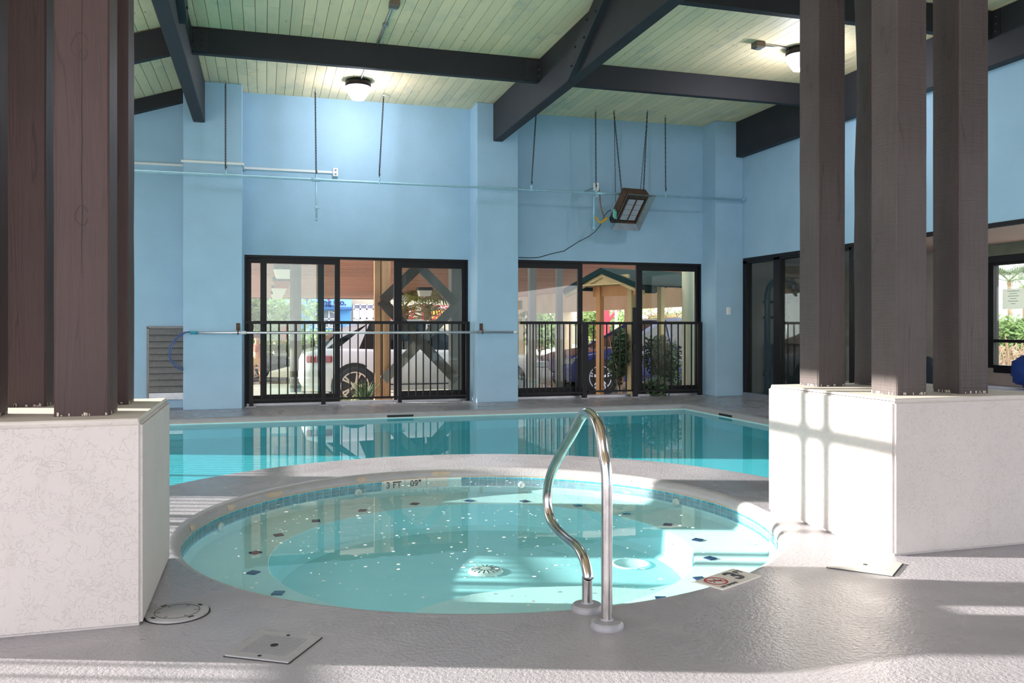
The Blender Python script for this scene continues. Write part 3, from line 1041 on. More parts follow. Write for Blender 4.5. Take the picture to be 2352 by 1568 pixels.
post(3.058, 3.245, 4.165, 4.345, ZR, M_POST_R, 'grey timber post leftmost on the right pedestal, by the pool', PG)
post(3.435, 3.62, 4.165, 4.345, ZR, M_POST_R, 'wavy-edged grey post half hidden at the rear of the right pedestal', PG, wane=1)

# ================================================================== SLIDING DOORS
def xw(px, Y):
    return at_y(px, HY, Y).x

def panel(parent, x0, x1, y, z0, z1, stile_l, stile_r, top, bot, d=.045):
    p = MB()
    p.box(x0, x0 + stile_l, y, y + d, z0, z1)
    p.box(x1 - stile_r, x1, y, y + d, z0, z1)
    p.box(x0 + stile_l, x1 - stile_r, y, y + d, z1 - top, z1)
    p.box(x0 + stile_l, x1 - stile_r, y, y + d, z0, z0 + bot)
    fr = p.build('sash', M_BLACK, parent)
    MB().box(x0 + stile_l - .005, x1 - stile_r + .005, y + d / 2 - .003, y + d / 2 + .003, z0 + bot - .005, z1 - top + .005).build('glass_pane', M_GLASS, fr)
    return fr

def outer_frame(parent, W, y0, y1):
    x0, x1, z0, z1 = W
    MB().box(x0, x0 + .05, y0, y1, 0.0, z1 + .02).build('jamb', M_BLACK, parent)
    MB().box(x1 - .05, x1, y0, y1, 0.0, z1 + .02).build('jamb', M_BLACK, parent)
    MB().box(x0 + .05, x1 - .05, y0, y1, z1 - .035, z1 + .02).build('head', M_BLACK, parent)
    MB().box(x0 + .05, x1 - .05, y0 - .03, y1, 0.0, .03).build('sill_track', M_GALV, parent)

YD = YW + .01
w1 = struct('window_1', 'black sliding door with one panel pushed open, left of the middle pilaster')
outer_frame(w1, WIN1, YD, YD + .14)
panel(w1, WIN1[0] + .05, xw(744, YD + .09), YD + .085, .03, WIN1[3] - .035, .06, .085, .07, .10)
panel(w1, xw(598, YD + .03), xw(781, YD + .03), YD + .03, .03, WIN1[3] - .035, .085, .075, .075, .115)
panel(w1, xw(905, YD + .03), WIN1[1] - .05, YD + .03, .03, WIN1[3] - .035, .115, .06, .10, .125)
w2 = struct('window_2', 'black sliding door with one panel pushed open, right of the middle pilaster')
outer_frame(w2, WIN2, YD, YD + .14)
s = panel(w2, WIN2[0] + .0, xw(1338, YD + .03), YD + .03, .03, WIN2[3] - .035, .05, .075, .085, .13)
xx = xw(1332, YD + .03)
h = MB().box(xx - .02, xx + .02, YD - .02, YD + .03, .78, 1.0, .006)
h.build('pull_handle', M_BLACK, s)
panel(w2, xw(1462, YD + .03), WIN2[1] - .05, YD + .03, .03, WIN2[3] - .035, .10, .05, .09, .12)
# little white contact box on the jamb
p = at_y(1195, 700, YD)
tag(MB().box(p.x, p.x + .03, YD - .03, YD, p.z - .07, p.z + .07, .004).build('door_contact', M_WHITEPL), 'small white box on the jamb beside the right sliding door', 'sensor')

# ================================================================== BALUSTRADES IN FRONT OF THE DOORS
YB = YW - .17
def rail_section(t, x0, x1, y, zt, n=None, sp=.108, zb=.075):
    MB().box(x0, x1, y - .02, y + .02, zt - .042, zt).build('top_rail', M_BLACK, t)
    MB().box(x0, x1, y - .014, y + .014, zb, zb + .028).build('bottom_rail', M_BLACK, t)
    n = n or max(1, round((x1 - x0) / sp) - 1)
    base = None
    for k in range(n):
        xc = x0 + (x1 - x0) * (k + 1) / (n + 1)
        if base is None:
            base = MB().box(xc - .0085, xc + .0085, y - .0085, y + .0085, zb + .02, zt - .03).build('baluster', M_BLACK, t)
            xb = xc
        else:
            c = copy_obj(base, t); c.location = (xc - xb, 0, 0)

def rail_post(t, x, y, zt, wd=.055):
    MB().box(x - wd / 2, x + wd / 2, y - .022, y + .022, 0.006, zt).build('post', M_BLACK, t)
    MB().box(x - .065, x + .065, y - .04, y + .05, 0, .008).build('base_plate', M_GALV, t)

t = thing('balustrade', 'long black metal balustrade in front of the left sliding door', 'railing', (1.3, YB, 0), 'balustrades by the far doors')
ps = [xw(577, YB), xw(743, YB), xw(918, YB), xw(1074, YB)]
for k, x in enumerate(ps):
    rail_post(t, x, YB, 1.175)
for a, b in zip(ps[:-1], ps[1:]):
    rail_section(t, a + .027, b - .027, YB, 1.18)
MB().box(WIN1[0] + .03, ps[0], YB - .02, YB + .02, 1.138, 1.18).build('top_rail', M_BLACK, t)
t = thing('balustrade', 'black metal balustrade with latch gate before the right sliding door', 'railing', (5.2, YB, 0), 'balustrades by the far doors')
q = [xw(1196, YB), xw(1342, YB), xw(1459, YB), xw(1607, YB)]
for x in q[1:]:
    rail_post(t, x, YB, 1.175, .075)
rail_section(t, q[0], q[1] - .04, YB, 1.18, 9)
rail_section(t, q[2] + .04, q[3] - .03, YB, 1.18, 8)
g = thing('barrier_gate', 'narrow black barred gate closing the gap between two rail posts', 'gate', ((q[1] + q[2]) / 2, YB, 0))
rail_section(g, q[1] + .045, q[2] - .045, YB, 1.175, 6, zb=.09)
for x in (q[1] + .05, q[2] - .05):
    MB().box(x - .012, x + .012, YB - .014, YB + .014, .09, 1.16).build('stile', M_BLACK, g)
mb = MB().box(q[2] - .06, q[2] + .0, YB - .05, YB - .022, 1.02, 1.40, .006)
mb.box(q[2] - .05, q[2] - .01, YB - .06, YB - .02, .72, .84, .006)
mb.build('latch', M_DARK, g)

# ================================================================== POOL POLE
YPL, ZPL = YP - .07, 1.02
xa, xb = at_y(452, 763, YPL).x, at_y(1183, 763, YPL).x
t = thing('telescopic_pole', 'long pale telescopic pool pole hung across the wall with a blue hoop end', 'pole', (xa, YPL, ZPL))
MB().tube([(xa, YPL, ZPL), ((xa + xb) / 2, YPL, ZPL - .004), (xb, YPL, ZPL)], .017, 10).build('pole_tube', M_ALU, t, True)
MB().tube([(xb - .02, YPL, ZPL), (xb + .03, YPL, ZPL)], .022, 10).build('end_cap', M_WHITEPL, t, True)
MB().tube([(xa + .55, YPL, ZPL), (xa + .62, YPL, ZPL)], .022, 10).build('clamp_collar', M_WHITEPL, t, True)
x2 = at_y(437, 763, YPL).x
MB().tube([(x2, YPL, ZPL), (xa + .01, YPL, ZPL)], .021, 10).build('grip', M_TEAL, t, True)
hp = [(437, 762), (425, 763), (412, 769), (400, 780), (391, 795), (388, 812), (391, 827), (399, 838), (410, 846), (421, 850)]
hp2 = [(437, 762), (427, 763), (416, 770), (404, 781), (396, 797), (391, 815), (395, 828), (405, 836), (414, 842), (421, 846)]
MB().tube([at_y(a, b, YPL + .02 * i / 9) for i, (a, b) in enumerate(hp)], .009, 7).build('hoop', M_NET, t, True)
MB().tube([at_y(a, b, YPL - .06 - .03 * math.sin(i / 3)) for i, (a, b) in enumerate(hp2)], .007, 7).build('hoop', M_NET, t, True)
for px, lab in ((547, 'small brown wall hook holding the pool pole on the left pilaster'), (1105, 'small brown wall hook holding the pool pole on the middle pilaster')):
    p = at_y(px, 752, YP)
    k = thing('wall_hook', lab, 'hook', (p.x, YP, p.z), 'pole hooks')
    MB().box(p.x - .025, p.x + .025, YP - .014, YP, p.z - .04, p.z + .06, .005).build('hook_plate', M_RUST, k)
    MB().tube([(p.x, YP - .01, p.z), (p.x, YP - .05, p.z - .03), (p.x, YPL - .01, ZPL - .024), (p.x, YPL - .045, ZPL - .005), (p.x, YPL - .04, ZPL + .03)], .008, 6).build('hook_arm', M_RUST, k, True)

# ================================================================== LOUVRE, OUTLETS, CONDUITS
pa, pb = at_y(341, 752, YW), at_y(421, 918, YW)
lx0, lx1 = pa.x, -1.02
lz0, lz1 = .115, at_y(341, 752, YW).z
t = thing('louvre_panel', 'grey ribbed louvre panel low in the wall left of the pilaster', 'vent', ((lx0 + lx1) / 2, YW, lz0))
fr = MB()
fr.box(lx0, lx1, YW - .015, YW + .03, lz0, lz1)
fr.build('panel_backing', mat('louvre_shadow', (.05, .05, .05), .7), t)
f2 = MB()
f2.box(lx0 - .02, lx0 + .012, YW - .03, YW, lz0, lz1); f2.box(lx0 - .02, lx1, YW - .03, YW, lz1 - .012, lz1 + .02)
f2.build('panel_frame', M_LOUVRE, t)
ns = 10
for k in range(ns):
    z0 = lz0 + .10 + (lz1 - lz0 - .11) * k / ns
    z1 = lz0 + .10 + (lz1 - lz0 - .11) * (k + 1) / ns
    MB().add([(lx0 + .012, YW - .052, z0), (lx1, YW - .052, z0), (lx1, YW - .018, z1 - .008), (lx0 + .012, YW - .018, z1 - .008),
              (lx0 + .012, YW - .04, z0 - .006), (lx1, YW - .04, z0 - .006)], [(0, 1, 2, 3), (4, 5, 1, 0)]).build('louvre_slat', M_LOUVRE, t)
MB().box(lx0 + .012, lx1, YW - .03, YW - .016, lz0, lz0 + .09).build('mesh_strip', M_GALV, t)

def wire(name, m, pts, r, parent=None, n=7):
    return MB().tube(pts, r, n).build(name, m, parent, True)

t = thing('white_conduit', 'thin white conduit running along the blue wall to a double socket', 'conduit', (-1, YW, 3.2))
zc1 = at_y(420, 370, YP).z
def flat_run(x0, x1, y, z, nm='raceway'):
    MB().box(x0, x1, y - .022, y, z - .016, z + .016, .003).build(nm, M_WHITEPL, t)
zl = at_y(420, 380, YW).z
flat_run(XL + .05, -1.02, YW, zl)
flat_run(-1.04, -0.26, YP, zc1)
zr = at_y(600, 388, YW).z
xo = at_y(764, 396, YW).x
flat_run(-.27, xo, YW, zr)
MB().box(-1.045, -1.022, YP - .02, YW, zc1 - .016, zc1 + .016).build('raceway', M_WHITEPL, t)
MB().box(-.278, -.256, YP - .02, YW, zc1 - .016, zc1 + .016).build('raceway', M_WHITEPL, t)
MB().box(-.278, -.256, YW - .03, YW, min(zr, zc1) - .016, max(zr, zc1) + .016).build('raceway', M_WHITEPL, t)
s = thing('wall_socket', 'white double wall socket at the right end of the thin conduit', 'socket', (xo + .035, YW, zr - .01))
MB().box(xo, xo + .075, YW - .045, YW, zr - .06, zr + .06, .006).build('socket_plate', M_WHITEPL, s)
for dz in (-.028, .028):
    MB().box(xo + .024, xo + .051, YW - .047, YW - .044, zr + dz - .012, zr + dz + .012).build('socket_face', M_GREYPVC, s)
# light switch on the right pilaster
p = at_y(1673, 714, YP)
s = thing('switch_plate', 'white switch plate on the right-hand blue pilaster', 'switch', (p.x, YP, p.z - .06))
MB().box(p.x - .038, p.x + .038, YP - .012, YP, p.z - .06, p.z + .06, .004).build('plate', M_WHITEPL, s)
MB().box(p.x - .008, p.x + .008, YP - .02, YP - .01, p.z - .014, p.z + .014).build('toggle', M_WHITEPL, s)

# --- blue gas pipe hung on chains
YPP, ZPP = YP - .10, 3.10
t = thing('gas_pipe', 'thin blue painted pipe slung level along the far wall on chains', 'pipe', (1.5, YPP, ZPP))
xe = at_y(1709, 458, YPP).x
MB().tube([(XL + .1, YPP, ZPP - .005), (xe, YPP, ZPP + .004)], .0165, 10).build('main_pipe', M_BLUEPIPE, t, True)
MB().tube([(xe - .03, YPP, ZPP + .004), (xe + .012, YPP, ZPP + .004)], .023, 10).build('end_cap', M_BLUEPIPE, t, True)
xd = at_y(726, 415, YPP).x
MB().tube([(xd - .06, YPP, ZPP), (xd + .06, YPP, ZPP)], .026, 10).build('tee', M_BLUEPIPE, t, True)
zd = at_y(727, 505, YPP).z
MB().tube([(xd, YPP, ZPP), (xd + .004, YPP, zd)], .011, 8).build('drop_pipe', M_BLUEPIPE, t, True)
mb = MB().tube([(xd, YPP, zd + .19), (xd, YPP, zd + .13)], .018, 8)
mb.tube([(xd, YPP, zd + .16), (xd + .05, YPP - .03, zd + .165)], .008, 6)
mb.tube([(xd + .004, YPP, zd + .02), (xd + .004, YPP, zd - .012)], .016, 8)
mb.build('drop_valve', M_BLUEPIPE, t, True)
xd2 = at_y(1363, 445, YPP).x
zd2 = at_y(1363, 525, YPP).z
MB().tube([(xd2 + .06, YPP, ZPP), (xd2 + .06, YPP - .02, ZPP - .06), (xd2, YPP - .02, ZPP - .07), (xd2, YPP - .02, zd2)], .014, 8).build('drop_pipe', M_BLUEPIPE, t, True)
MB().tube([(xd2, YPP - .02, zd2 + .03), (xd2, YPP - .02, zd2 - .012)], .02, 8).build('drop_cap', M_BLUEPIPE, t, True)
MB().tube([(xd2 + .05, YPP, ZPP), (xd2 + .22, YPP, ZPP)], .024, 8).build('coupling', M_BLUEPIPE, t, True)

def links(p0, p1, pitch=.036, r=.0042, fat=1.0):
    p0, p1 = Vector(p0), Vector(p1)
    d = (p1 - p0); L = d.length; d.normalize()
    a = d.orthogonal().normalized(); b = d.cross(a)
    mb = MB()
    n = max(2, int(L / pitch))
    for k in range(n):
        c = p0 + d * (L * (k + .5) / n)
        s = a if k % 2 else b
        hl, hw = L / n * .68, .0095 * fat
        nn = d.cross(s)
        pts = []
        for q in range(8):
            th = 2 * math.pi * q / 8
            pts.append(c + d * (hl * math.sin(th)) + s * (hw * math.cos(th)))
        # closed ring of thin quads
        vs, fs = [], []
        for q in range(8):
            tdir = (pts[(q + 1) % 8] - pts[q - 1]).normalized()
            o1 = nn; o2 = tdir.cross(nn)
            for w_ in range(4):
                ph = math.pi / 4 + math.pi / 2 * w_
                vs.append(pts[q] + (o1 * math.cos(ph) + o2 * math.sin(ph)) * r * fat)
        for q in range(8):
            for w_ in range(4):
                fs.append((q * 4 + w_, q * 4 + (w_ + 1) % 4, ((q + 1) % 8) * 4 + (w_ + 1) % 4, ((q + 1) % 8) * 4 + w_))
        mb.add(vs, fs)
    return mb

chain_px = ((518, 518, 'first chain from the left, in front of the left pilaster'),
            (724, 726, 'second chain from the left, above the dropped pipe valve'),
            (881, 871, 'slightly leaning third chain from the left, right of the lit lamp'),
            (1232, 1221, 'leaning chain just right of the middle pilaster'),
            (1368, 1369, 'vertical chain ending at the white socket near the heater'),
            (1528, 1529, 'chain right of the heater'))
for pt, pb_, lab in chain_px:
    xt, xbm = at_y(pt, 240, YPP).x, at_y(pb_, 430, YPP).x
    t = thing('hanging_chain', 'dark steel ' + lab, 'chain', (xt, YPP, ZC), 'chains holding the blue pipe')
    links((xt, YPP, ZC - .05), (xbm, YPP, ZPP + .10)).build('chain_links', M_CHAIN, t)
    MB().tube([(xt, YPP, ZC), (xt, YPP, ZC - .03), (xt + .014, YPP, ZC - .045), (xt, YPP, ZC - .06)], .006, 6).build('ceiling_hook', M_GALV, t)
    MB().tube([(xbm, YPP, ZPP + .13), (xbm + .016, YPP, ZPP + .11), (xbm, YPP, ZPP + .09), (xbm, YPP, ZPP + .06)], .006, 6).build('pipe_hook', M_CHAIN, t)
    MB().tube([(xbm, YPP, ZPP + .07), (xbm, YPP, ZPP - .02)], .017, 8).build('pipe_hanger', M_BLUEPIPE, t)

# ================================================================== GAS HEATER
def cam_vec(r, f, u):
    return Vector((r * CT + f * ST, -r * ST + f * CT, u))
HC = at_d(1454, 486, 12.73)
E1, E2 = cam_vec(.446, .20, 0), cam_vec(.19, -.42, .48)
e1, e2 = E1.normalized(), E2.normalized()
en = e2.cross(e1).normalized()
if en.dot(-ray(1454, 486)) < 0:
    en = -en
t = thing('gas_heater', 'tilted radiant gas heater with metal flanges hung from the ceiling', 'heater', HC)
hw, hl = E1.length / 2, E2.length / 2
iw, il = hw * .70, hl * .72
def hp_(a, b, d):
    return HC + e1 * a + e2 * b + en * d
# flared reflector: four flanges
oc = [(-hw, -hl), (hw, -hl), (hw, hl), (-hw, hl)]
ic = [(-iw, -il), (iw, -il), (iw, il), (-iw, il)]
for k in range(4):
    j = (k + 1) % 4
    A, B, C_, D = hp_(*oc[k], .03), hp_(*oc[j], .03), hp_(*ic[j], -.05), hp_(*ic[k], -.05)
    th = en * -.006
    MB().add([A, B, C_, D, A + th, B + th, C_ + th, D + th], [(0, 1, 2, 3), (7, 6, 5, 4), (0, 4, 5, 1), (1, 5, 6, 2), (2, 6, 7, 3), (3, 7, 4, 0)]).build('reflector_flange', M_GALV, t)
hs = MB()
hs.obox(HC - en * .14, e1 * (iw + .03), e2 * (il + .03), en * .075)
hs.build('housing', M_RUST, t)
MB().obox(HC - en * .062, e1 * iw, e2 * il, en * .008).build('burner_back', mat('burner_dark', (.02, .018, .016), .7), t)
for i in range(2):
    for j in range(4):
        ca = (-.5 + i) * iw * .82
        cb = (-1.5 + j) * il * .40 - il * .02
        MB().obox(hp_(ca, cb, -.052), e1 * iw * .36, e2 * il * .185, en * .006).build('ceramic_tile', M_CERAMIC, t)
mb = MB()
for a_ in (-iw * .95, 0, iw * .95):
    mb.obox(hp_(a_, 0, -.04), e1 * .008, e2 * il, en * .008)
for b_ in (-il * .97, il * .97):
    mb.obox(hp_(0, b_, -.04), e1 * iw, e2 * .012, en * .010)
mb.build('burner_frame', M_RUST, t)
vx = at_d(1412, 491, 12.75)
MB().obox(vx, e1 * .022, (0, 0, .058), en * .03).build('valve_body', M_MINT, t)
MB().obox(vx + Vector((-.03, 0, -.09)), e1 * .045, (0, 0, .03), en * .03).build('valve_base', M_DARK, t)
for k, (ptx, bx, by, dd) in enumerate(((1410, 1428, 442, 12.6), (1410, 1414, 465, 12.9), (1485, 1478, 440, 12.55), (1485, 1471, 437, 12.8))):
    top = at_z(ptx, 253, ZC)
    lab = ('dark chain from the ceiling to the upper left corner of the heater', 'fine chain from the ceiling to the gas valve side of the heater',
           'dark chain from the ceiling to the upper right corner of the heater', 'fine chain beside the right heater chain')[k]
    c = thing('heater_chain', lab, 'chain', top, 'chains holding the heater')
    links(top + Vector((0, 0, -.03)) + Vector((.006 * k, 0, 0)), at_d(bx, by, dd), .034, .0042, 1.0 if k % 2 == 0 else .62).build('chain_links', M_CHAIN, c)
    MB().tube([top + Vector((.006 * k, 0, 0)), top + Vector((.006 * k, 0, -.035))], .008, 6).build('ceiling_hook', M_GALV, c)
p = at_y(1369, 429, YP - .04)
s = thing('wall_socket', 'white electrical box above the pipe beside the gas heater', 'socket', (p.x, YW, p.z))
MB().box(p.x - .035, p.x + .035, YPP + .03, YPP + .09, p.z - .06, p.z + .06, .004).build('box_body', M_WHITEPL, s)
MB().tube([(p.x, YPP + .09, p.z), (p.x, YW, p.z)], .012, 6).build('box_stem', M_GALV, s)
tag(wire('heater_hose', M_COPPER, [at_d(a, b, 12.72) for a, b in ((1374, 430), (1377, 440), (1378, 452), (1379, 468), (1382, 482), (1387, 496))], .011),
    'brown hose dropping from the white box to the heater valve', 'hose')
tag(wire('gas_connector', M_BRASSY, [at_d(a, b, 12.70) for a, b in ((1368, 498), (1371, 503), (1376, 510), (1381, 511), (1388, 505), (1396, 500))], [.02, .014, .013, .02, .024, .02]),
    'yellow flexible gas connector below the heater hose', 'hose')
tag(wire('black_cable', M_DARK, [at_d(1404, 482, 12.74), at_d(1396, 486, 12.74), at_d(1388, 496, 12.74), at_d(1380, 515, 12.76), at_y(1368, 531, 11.9), at_y(1354, 542, 12.1), at_y(1330, 554, YW - .01), at_y(1313, 565, YW - .01), at_y(1296, 576, YW - .01), at_y(1265, 583, YW - .01), at_y(1238, 591, YW - .01), at_y(1215, 592, YW - .01), at_y(1191, 591, YW - .01)], .0055),
    'thin black cable drooping from the heater across the blue wall', 'cable')

# ================================================================== CEILING LAMPS
def lamp(x, y, lab):
    t = thing('ceiling_lamp', lab, 'lamp', (x, y, ZC), 'round ceiling lamps')
    MB().lathe([(.155, 0), (.165, -.012), (.168, -.075), (.160, -.088)], (x, y, ZC), 28).build('lamp_body', M_BLACK, t, 'auto')
    MB().lathe([(.163, -.086), (.168, -.10), (.160, -.135), (.095, -.235), (.085, -.248), (.0, -.250)], (x, y, ZC), 28, True, False).build('lens', M_LENS, t, 'auto')
    MB().lathe([(.055, -.140), (.055, -.2495), (.0, -.2515)], (x, y, ZC), 16, True, False).build('bulb', M_BULB, t, True)
    l = bpy.data.lights.new('lamp_glow', 'POINT')
    l.energy = 11; l.color = (.86, .88, 1.0); l.shadow_soft_size = .10
    lo = bpy.data.objects.new('lamp_glow', l); COL.objects.link(lo); lo.parent = t; lo.location = (0, 0, -.34)
    return t
lamp(1.195, 11.28, 'lit ceiling lamp with black cap near the top centre of the wall')
lamp(6.02, 8.53, 'lit ceiling lamp half hidden by the right-hand posts')
t = thing('ceiling_conduit', 'grey conduit strapped to the ceiling leading to the central lamp', 'conduit', (1.24, 9, ZC))
MB().tube([(1.25, 8.5, ZC - .016), (1.25, 9.60, ZC - .016), (1.25, 9.70, ZC - .03)], .013, 8).build('conduit_run', M_GALV, t, True)
MB().tube([(1.235, 9.85, ZC - .016), (1.215, 11.2, ZC - .016)], .013, 8).build('conduit_run', M_GALV, t, True)
MB().box(1.22, 1.28, 9.05, 9.08, ZC - .034, ZC, .002).build('pipe_strap', M_GALV, t)
b = thing('junction_box', 'small brown junction box on the ceiling at the top picture edge', 'box', (1.25, 8.45, ZC))
MB().box(1.20, 1.30, 8.36, 8.47, ZC - .06, ZC, .004).build('box_body', M_BROWNBOX, b)
MB().box(1.205, 1.295, 8.47, 8.53, ZC - .05, ZC, .004).build('box_collar', M_GALV, b)
b = thing('junction_box', 'brown junction box on the ceiling left of the half-hidden lamp', 'box', (5.43, 8.48, ZC))
MB().box(5.37, 5.49, 8.42, 8.54, ZC - .065, ZC, .006).build('box_body', M_BROWNBOX, b)
MB().box(5.39, 5.46, 8.44, 8.52, ZC - .075, ZC - .06, .004).build('box_cover', M_GALV, b)
tag(wire('ceiling_conduit', M_GALV, [(5.49, 8.49, ZC - .02), (5.7, 8.50, ZC - .014), (5.87, 8.52, ZC - .014)], .012), 'short grey conduit between the brown box and the half-hidden lamp', 'conduit')

# ================================================================== HANDRAIL
XH = 1.205
t = thing('grab_rail', 'bent stainless steel grab rail at the front edge of the spa', 'handrail', (XH, 2.9, 0))
b2 = at_z(1391, 1440, 0); b1 = at_z(1352, 1400, 0)
ctrl = [Vector((XH, b2.y, 0.0)), Vector((XH, b2.y, .30)), Vector((XH, b2.y, .55))]
for a, b in ((1386, 1040), (1380, 1000), (1370, 968), (1357, 952), (1344, 948), (1334, 960), (1316, 993), (1290, 1038), (1270, 1077), (1260, 1110), (1257, 1145), (1262, 1185), (1277, 1213), (1300, 1236), (1325, 1256), (1342, 1285), (1351, 1325)):
    v = at_x(a, b, XH); ctrl.append(v)
ctrl += [Vector((XH, b1.y, .12)), Vector((XH, b1.y, 0.0))]
def catmull(ps, n=6):
    out = []
    for i in range(len(ps) - 1):
        p0, p1, p2, p3 = ps[max(i - 1, 0)], ps[i], ps[i + 1], ps[min(i + 2, len(ps) - 1)]
        for k in range(n):
            s_ = k / n
            out.append(.5 * ((2 * p1) + (p2 - p0) * s_ + (2 * p0 - 5 * p1 + 4 * p2 - p3) * s_ ** 2 + (3 * p1 - p0 - 3 * p2 + p3) * s_ ** 3))
    out.append(ps[-1])
    return out
MB().tube(catmull(ctrl), .0205, 18).build('rail_tube', M_STEEL, t, True)
for b in (b2, b1):
    MB().lathe([(.062, 0), (.062, .014), (.054, .024), (.024, .028), (.022, .034)], (XH, b.y, 0), 28).build('escutcheon', M_GREYPVC, t, 'auto')

# ================================================================== DECK COVERS AND DEPTH TILES
def quad_cover(name, cs, lab, m, nscrew=True):
    ps_ = [at_z(a, b, 0) for a, b in cs]
    c = sum(ps_, Vector()) / 4
    t = thing(name, lab, 'cover', c)
    ex = ((ps_[1] - ps_[0]) + (ps_[2] - ps_[3])) / 4
    ey = ((ps_[3] - ps_[0]) + (ps_[2] - ps_[1])) / 4
    MB().obox(c + Vector((0, 0, .001)), ex * 1.03, ey * 1.03, (0, 0, .0012)).build('cover_gap', M_DARK, t)
    MB().obox(c + Vector((0, 0, .003)), ex, ey, (0, 0, .004)).build('cover_plate', m, t)
    return t, c, ex, ey
M_COVER = mat('cover_paint', (0.33, 0.33, 0.345), .45, var=.12, vscale=20)
t, c, ex, ey = quad_cover('square_deck_cover', ((601, 1451), (738, 1466), (662, 1524), (516, 1508)), 'square grey access cover with a finger hole, front left of the spa', M_COVER)
mb = MB()
for k in range(15):
    f = -0.7 + 1.4 * k / 14
    mb.bar(c + ex * f + ey * -.68 + Vector((0, 0, .0072)), c + ex * f + ey * .68 + Vector((0, 0, .0072)), .0025, .0012)
    mb.bar(c + ey * f + ex * -.68 + Vector((0, 0, .0072)), c + ey * f + ex * .68 + Vector((0, 0, .0072)), .0025, .0012)
mb.build('raised_grid', M_GREYPVC, t)
MB().lathe([(.014, 0), (.014, .0085), (0, .0088)], (c.x, c.y, 0), 14).build('finger_hole', M_DARK, t)
for s_ in (-.82, .82):
    q = c + ey * s_
    MB().lathe([(.007, 0), (.007, .0082), (0, .0085)], (q.x, q.y, 0), 10).build('screw', M_DARK, t)
M_COVER2 = mat('cover_paint_pale', (0.44, 0.43, 0.40), .5, var=.06)
t, c, ex, ey = quad_cover('square_deck_cover', ((1928, 1277), (2075, 1296), (2048, 1323), (1902, 1304)), 'pale access cover on the deck in front of the right pedestal', M_COVER2)
MB().lathe([(.01, 0), (.01, .0082), (0, .0085)], (c.x, c.y, 0), 12).build('finger_hole', M_DARK, t)
p = at_z(407, 1409, 0)
t = thing('round_deck_cover', 'round grey skimmer lid on the deck beside the left pedestal', 'cover', p)
MB().lathe([(.121, 0), (.121, .002), (0, .0022)], (p.x, p.y, 0), 36).build('lid_gap', M_DARK, t)
MB().lathe([(.115, 0), (.115, .008), (.112, .010), (.0, .010)], (p.x, p.y, 0), 36).build('lid', M_COVER, t, 'auto')
mb = MB()
for k in range(28):
    a0, a1 = 2 * math.pi * k / 28, 2 * math.pi * (k + 1) / 28
    mb.bar((p.x + .082 * math.cos(a0), p.y + .082 * math.sin(a0), .0102), (p.x + .082 * math.cos(a1), p.y + .082 * math.sin(a1), .0102), .0018, .0012)
for k in range(6):
    a0 = 2 * math.pi * k / 6
    mb.bar((p.x + .06 * math.cos(a0), p.y + .06 * math.sin(a0), .0102), (p.x + .082 * math.cos(a0), p.y + .082 * math.sin(a0), .0102), .0018, .0012)
mb.build('moulded_lines', M_DARK, t)
for k in range(4):
    a0 = math.radians(35 + 90 * k)
    MB().obox((p.x + .097 * math.cos(a0), p.y + .097 * math.sin(a0), .0102), (.011 * -math.sin(a0), .011 * math.cos(a0), 0), (.006 * math.cos(a0), .006 * math.sin(a0), 0), (0, 0, .0006)).build('lid_slot', M_DARK, t)

c3, c4 = at_z(1694, 1323.5, 0), at_z(1650, 1338.5, 0)
tdir = (c3 - c4).normalized()
rin = Vector((-tdir.y, tdir.x, 0))
t = thing('depth_tile', 'cream deck tile lettered 3 FT at the spa edge', 'tile', c3, 'depth tiles by the spa')
MB().obox(c3 + Vector((0, 0, .003)), tdir * .072, rin * .072, (0, 0, .003)).build('tile_body', M_WTILE, t)
text('figure', '3', M_INK, t, frame_matrix(c3 - tdir * .018 + Vector((0, 0, .007)), tdir, rin), .135, .0006)
text('unit_letters', 'FT', M_INK, t, frame_matrix(c3 + tdir * .042 + rin * .025 + Vector((0, 0, .007)), tdir, rin), .045, .0006)
t = thing('depth_tile', 'cream deck tile with a red no-diving ring at the spa edge', 'tile', c4, 'depth tiles by the spa')
MB().obox(c4 + Vector((0, 0, .003)), tdir * .072, rin * .072, (0, 0, .003)).build('tile_body', M_WTILE, t)
cc = c4 + rin * .012 + Vector((0, 0, .0066))
mb = MB()
for k in range(32):
    a0, a1 = 2 * math.pi * k / 32, 2 * math.pi * (k + 1) / 32
    v0 = [cc + tdir * r * math.cos(a) + rin * r * math.sin(a) for a, r in ((a0, .042), (a1, .042), (a1, .052), (a0, .052))]
    mb.quad(*v0)
mb.obox(cc, (tdir - rin) * .031, (tdir + rin) * .0028, (0, 0, .0004))
mb.build('red_ring', M_RED, t)
mb = MB()
for a_, b_ in (((-.028, .012), (.006, .004)), ((.006, .004), (.030, -.006)), ((.006, .004), (.014, .026)), ((-.01, .008), (-.024, -.012)), ((.018, -.001), (.024, -.02))):
    mb.bar(cc + tdir * a_[0] + rin * a_[1], cc + tdir * b_[0] + rin * b_[1], .005, .0006)
mb.build('diver_figure', M_INK, t)
text('tile_letters', 'NO DIVING', M_INK, t, frame_matrix(c4 - rin * .056 + Vector((0, 0, .0068)), tdir, rin), .021, .0004)

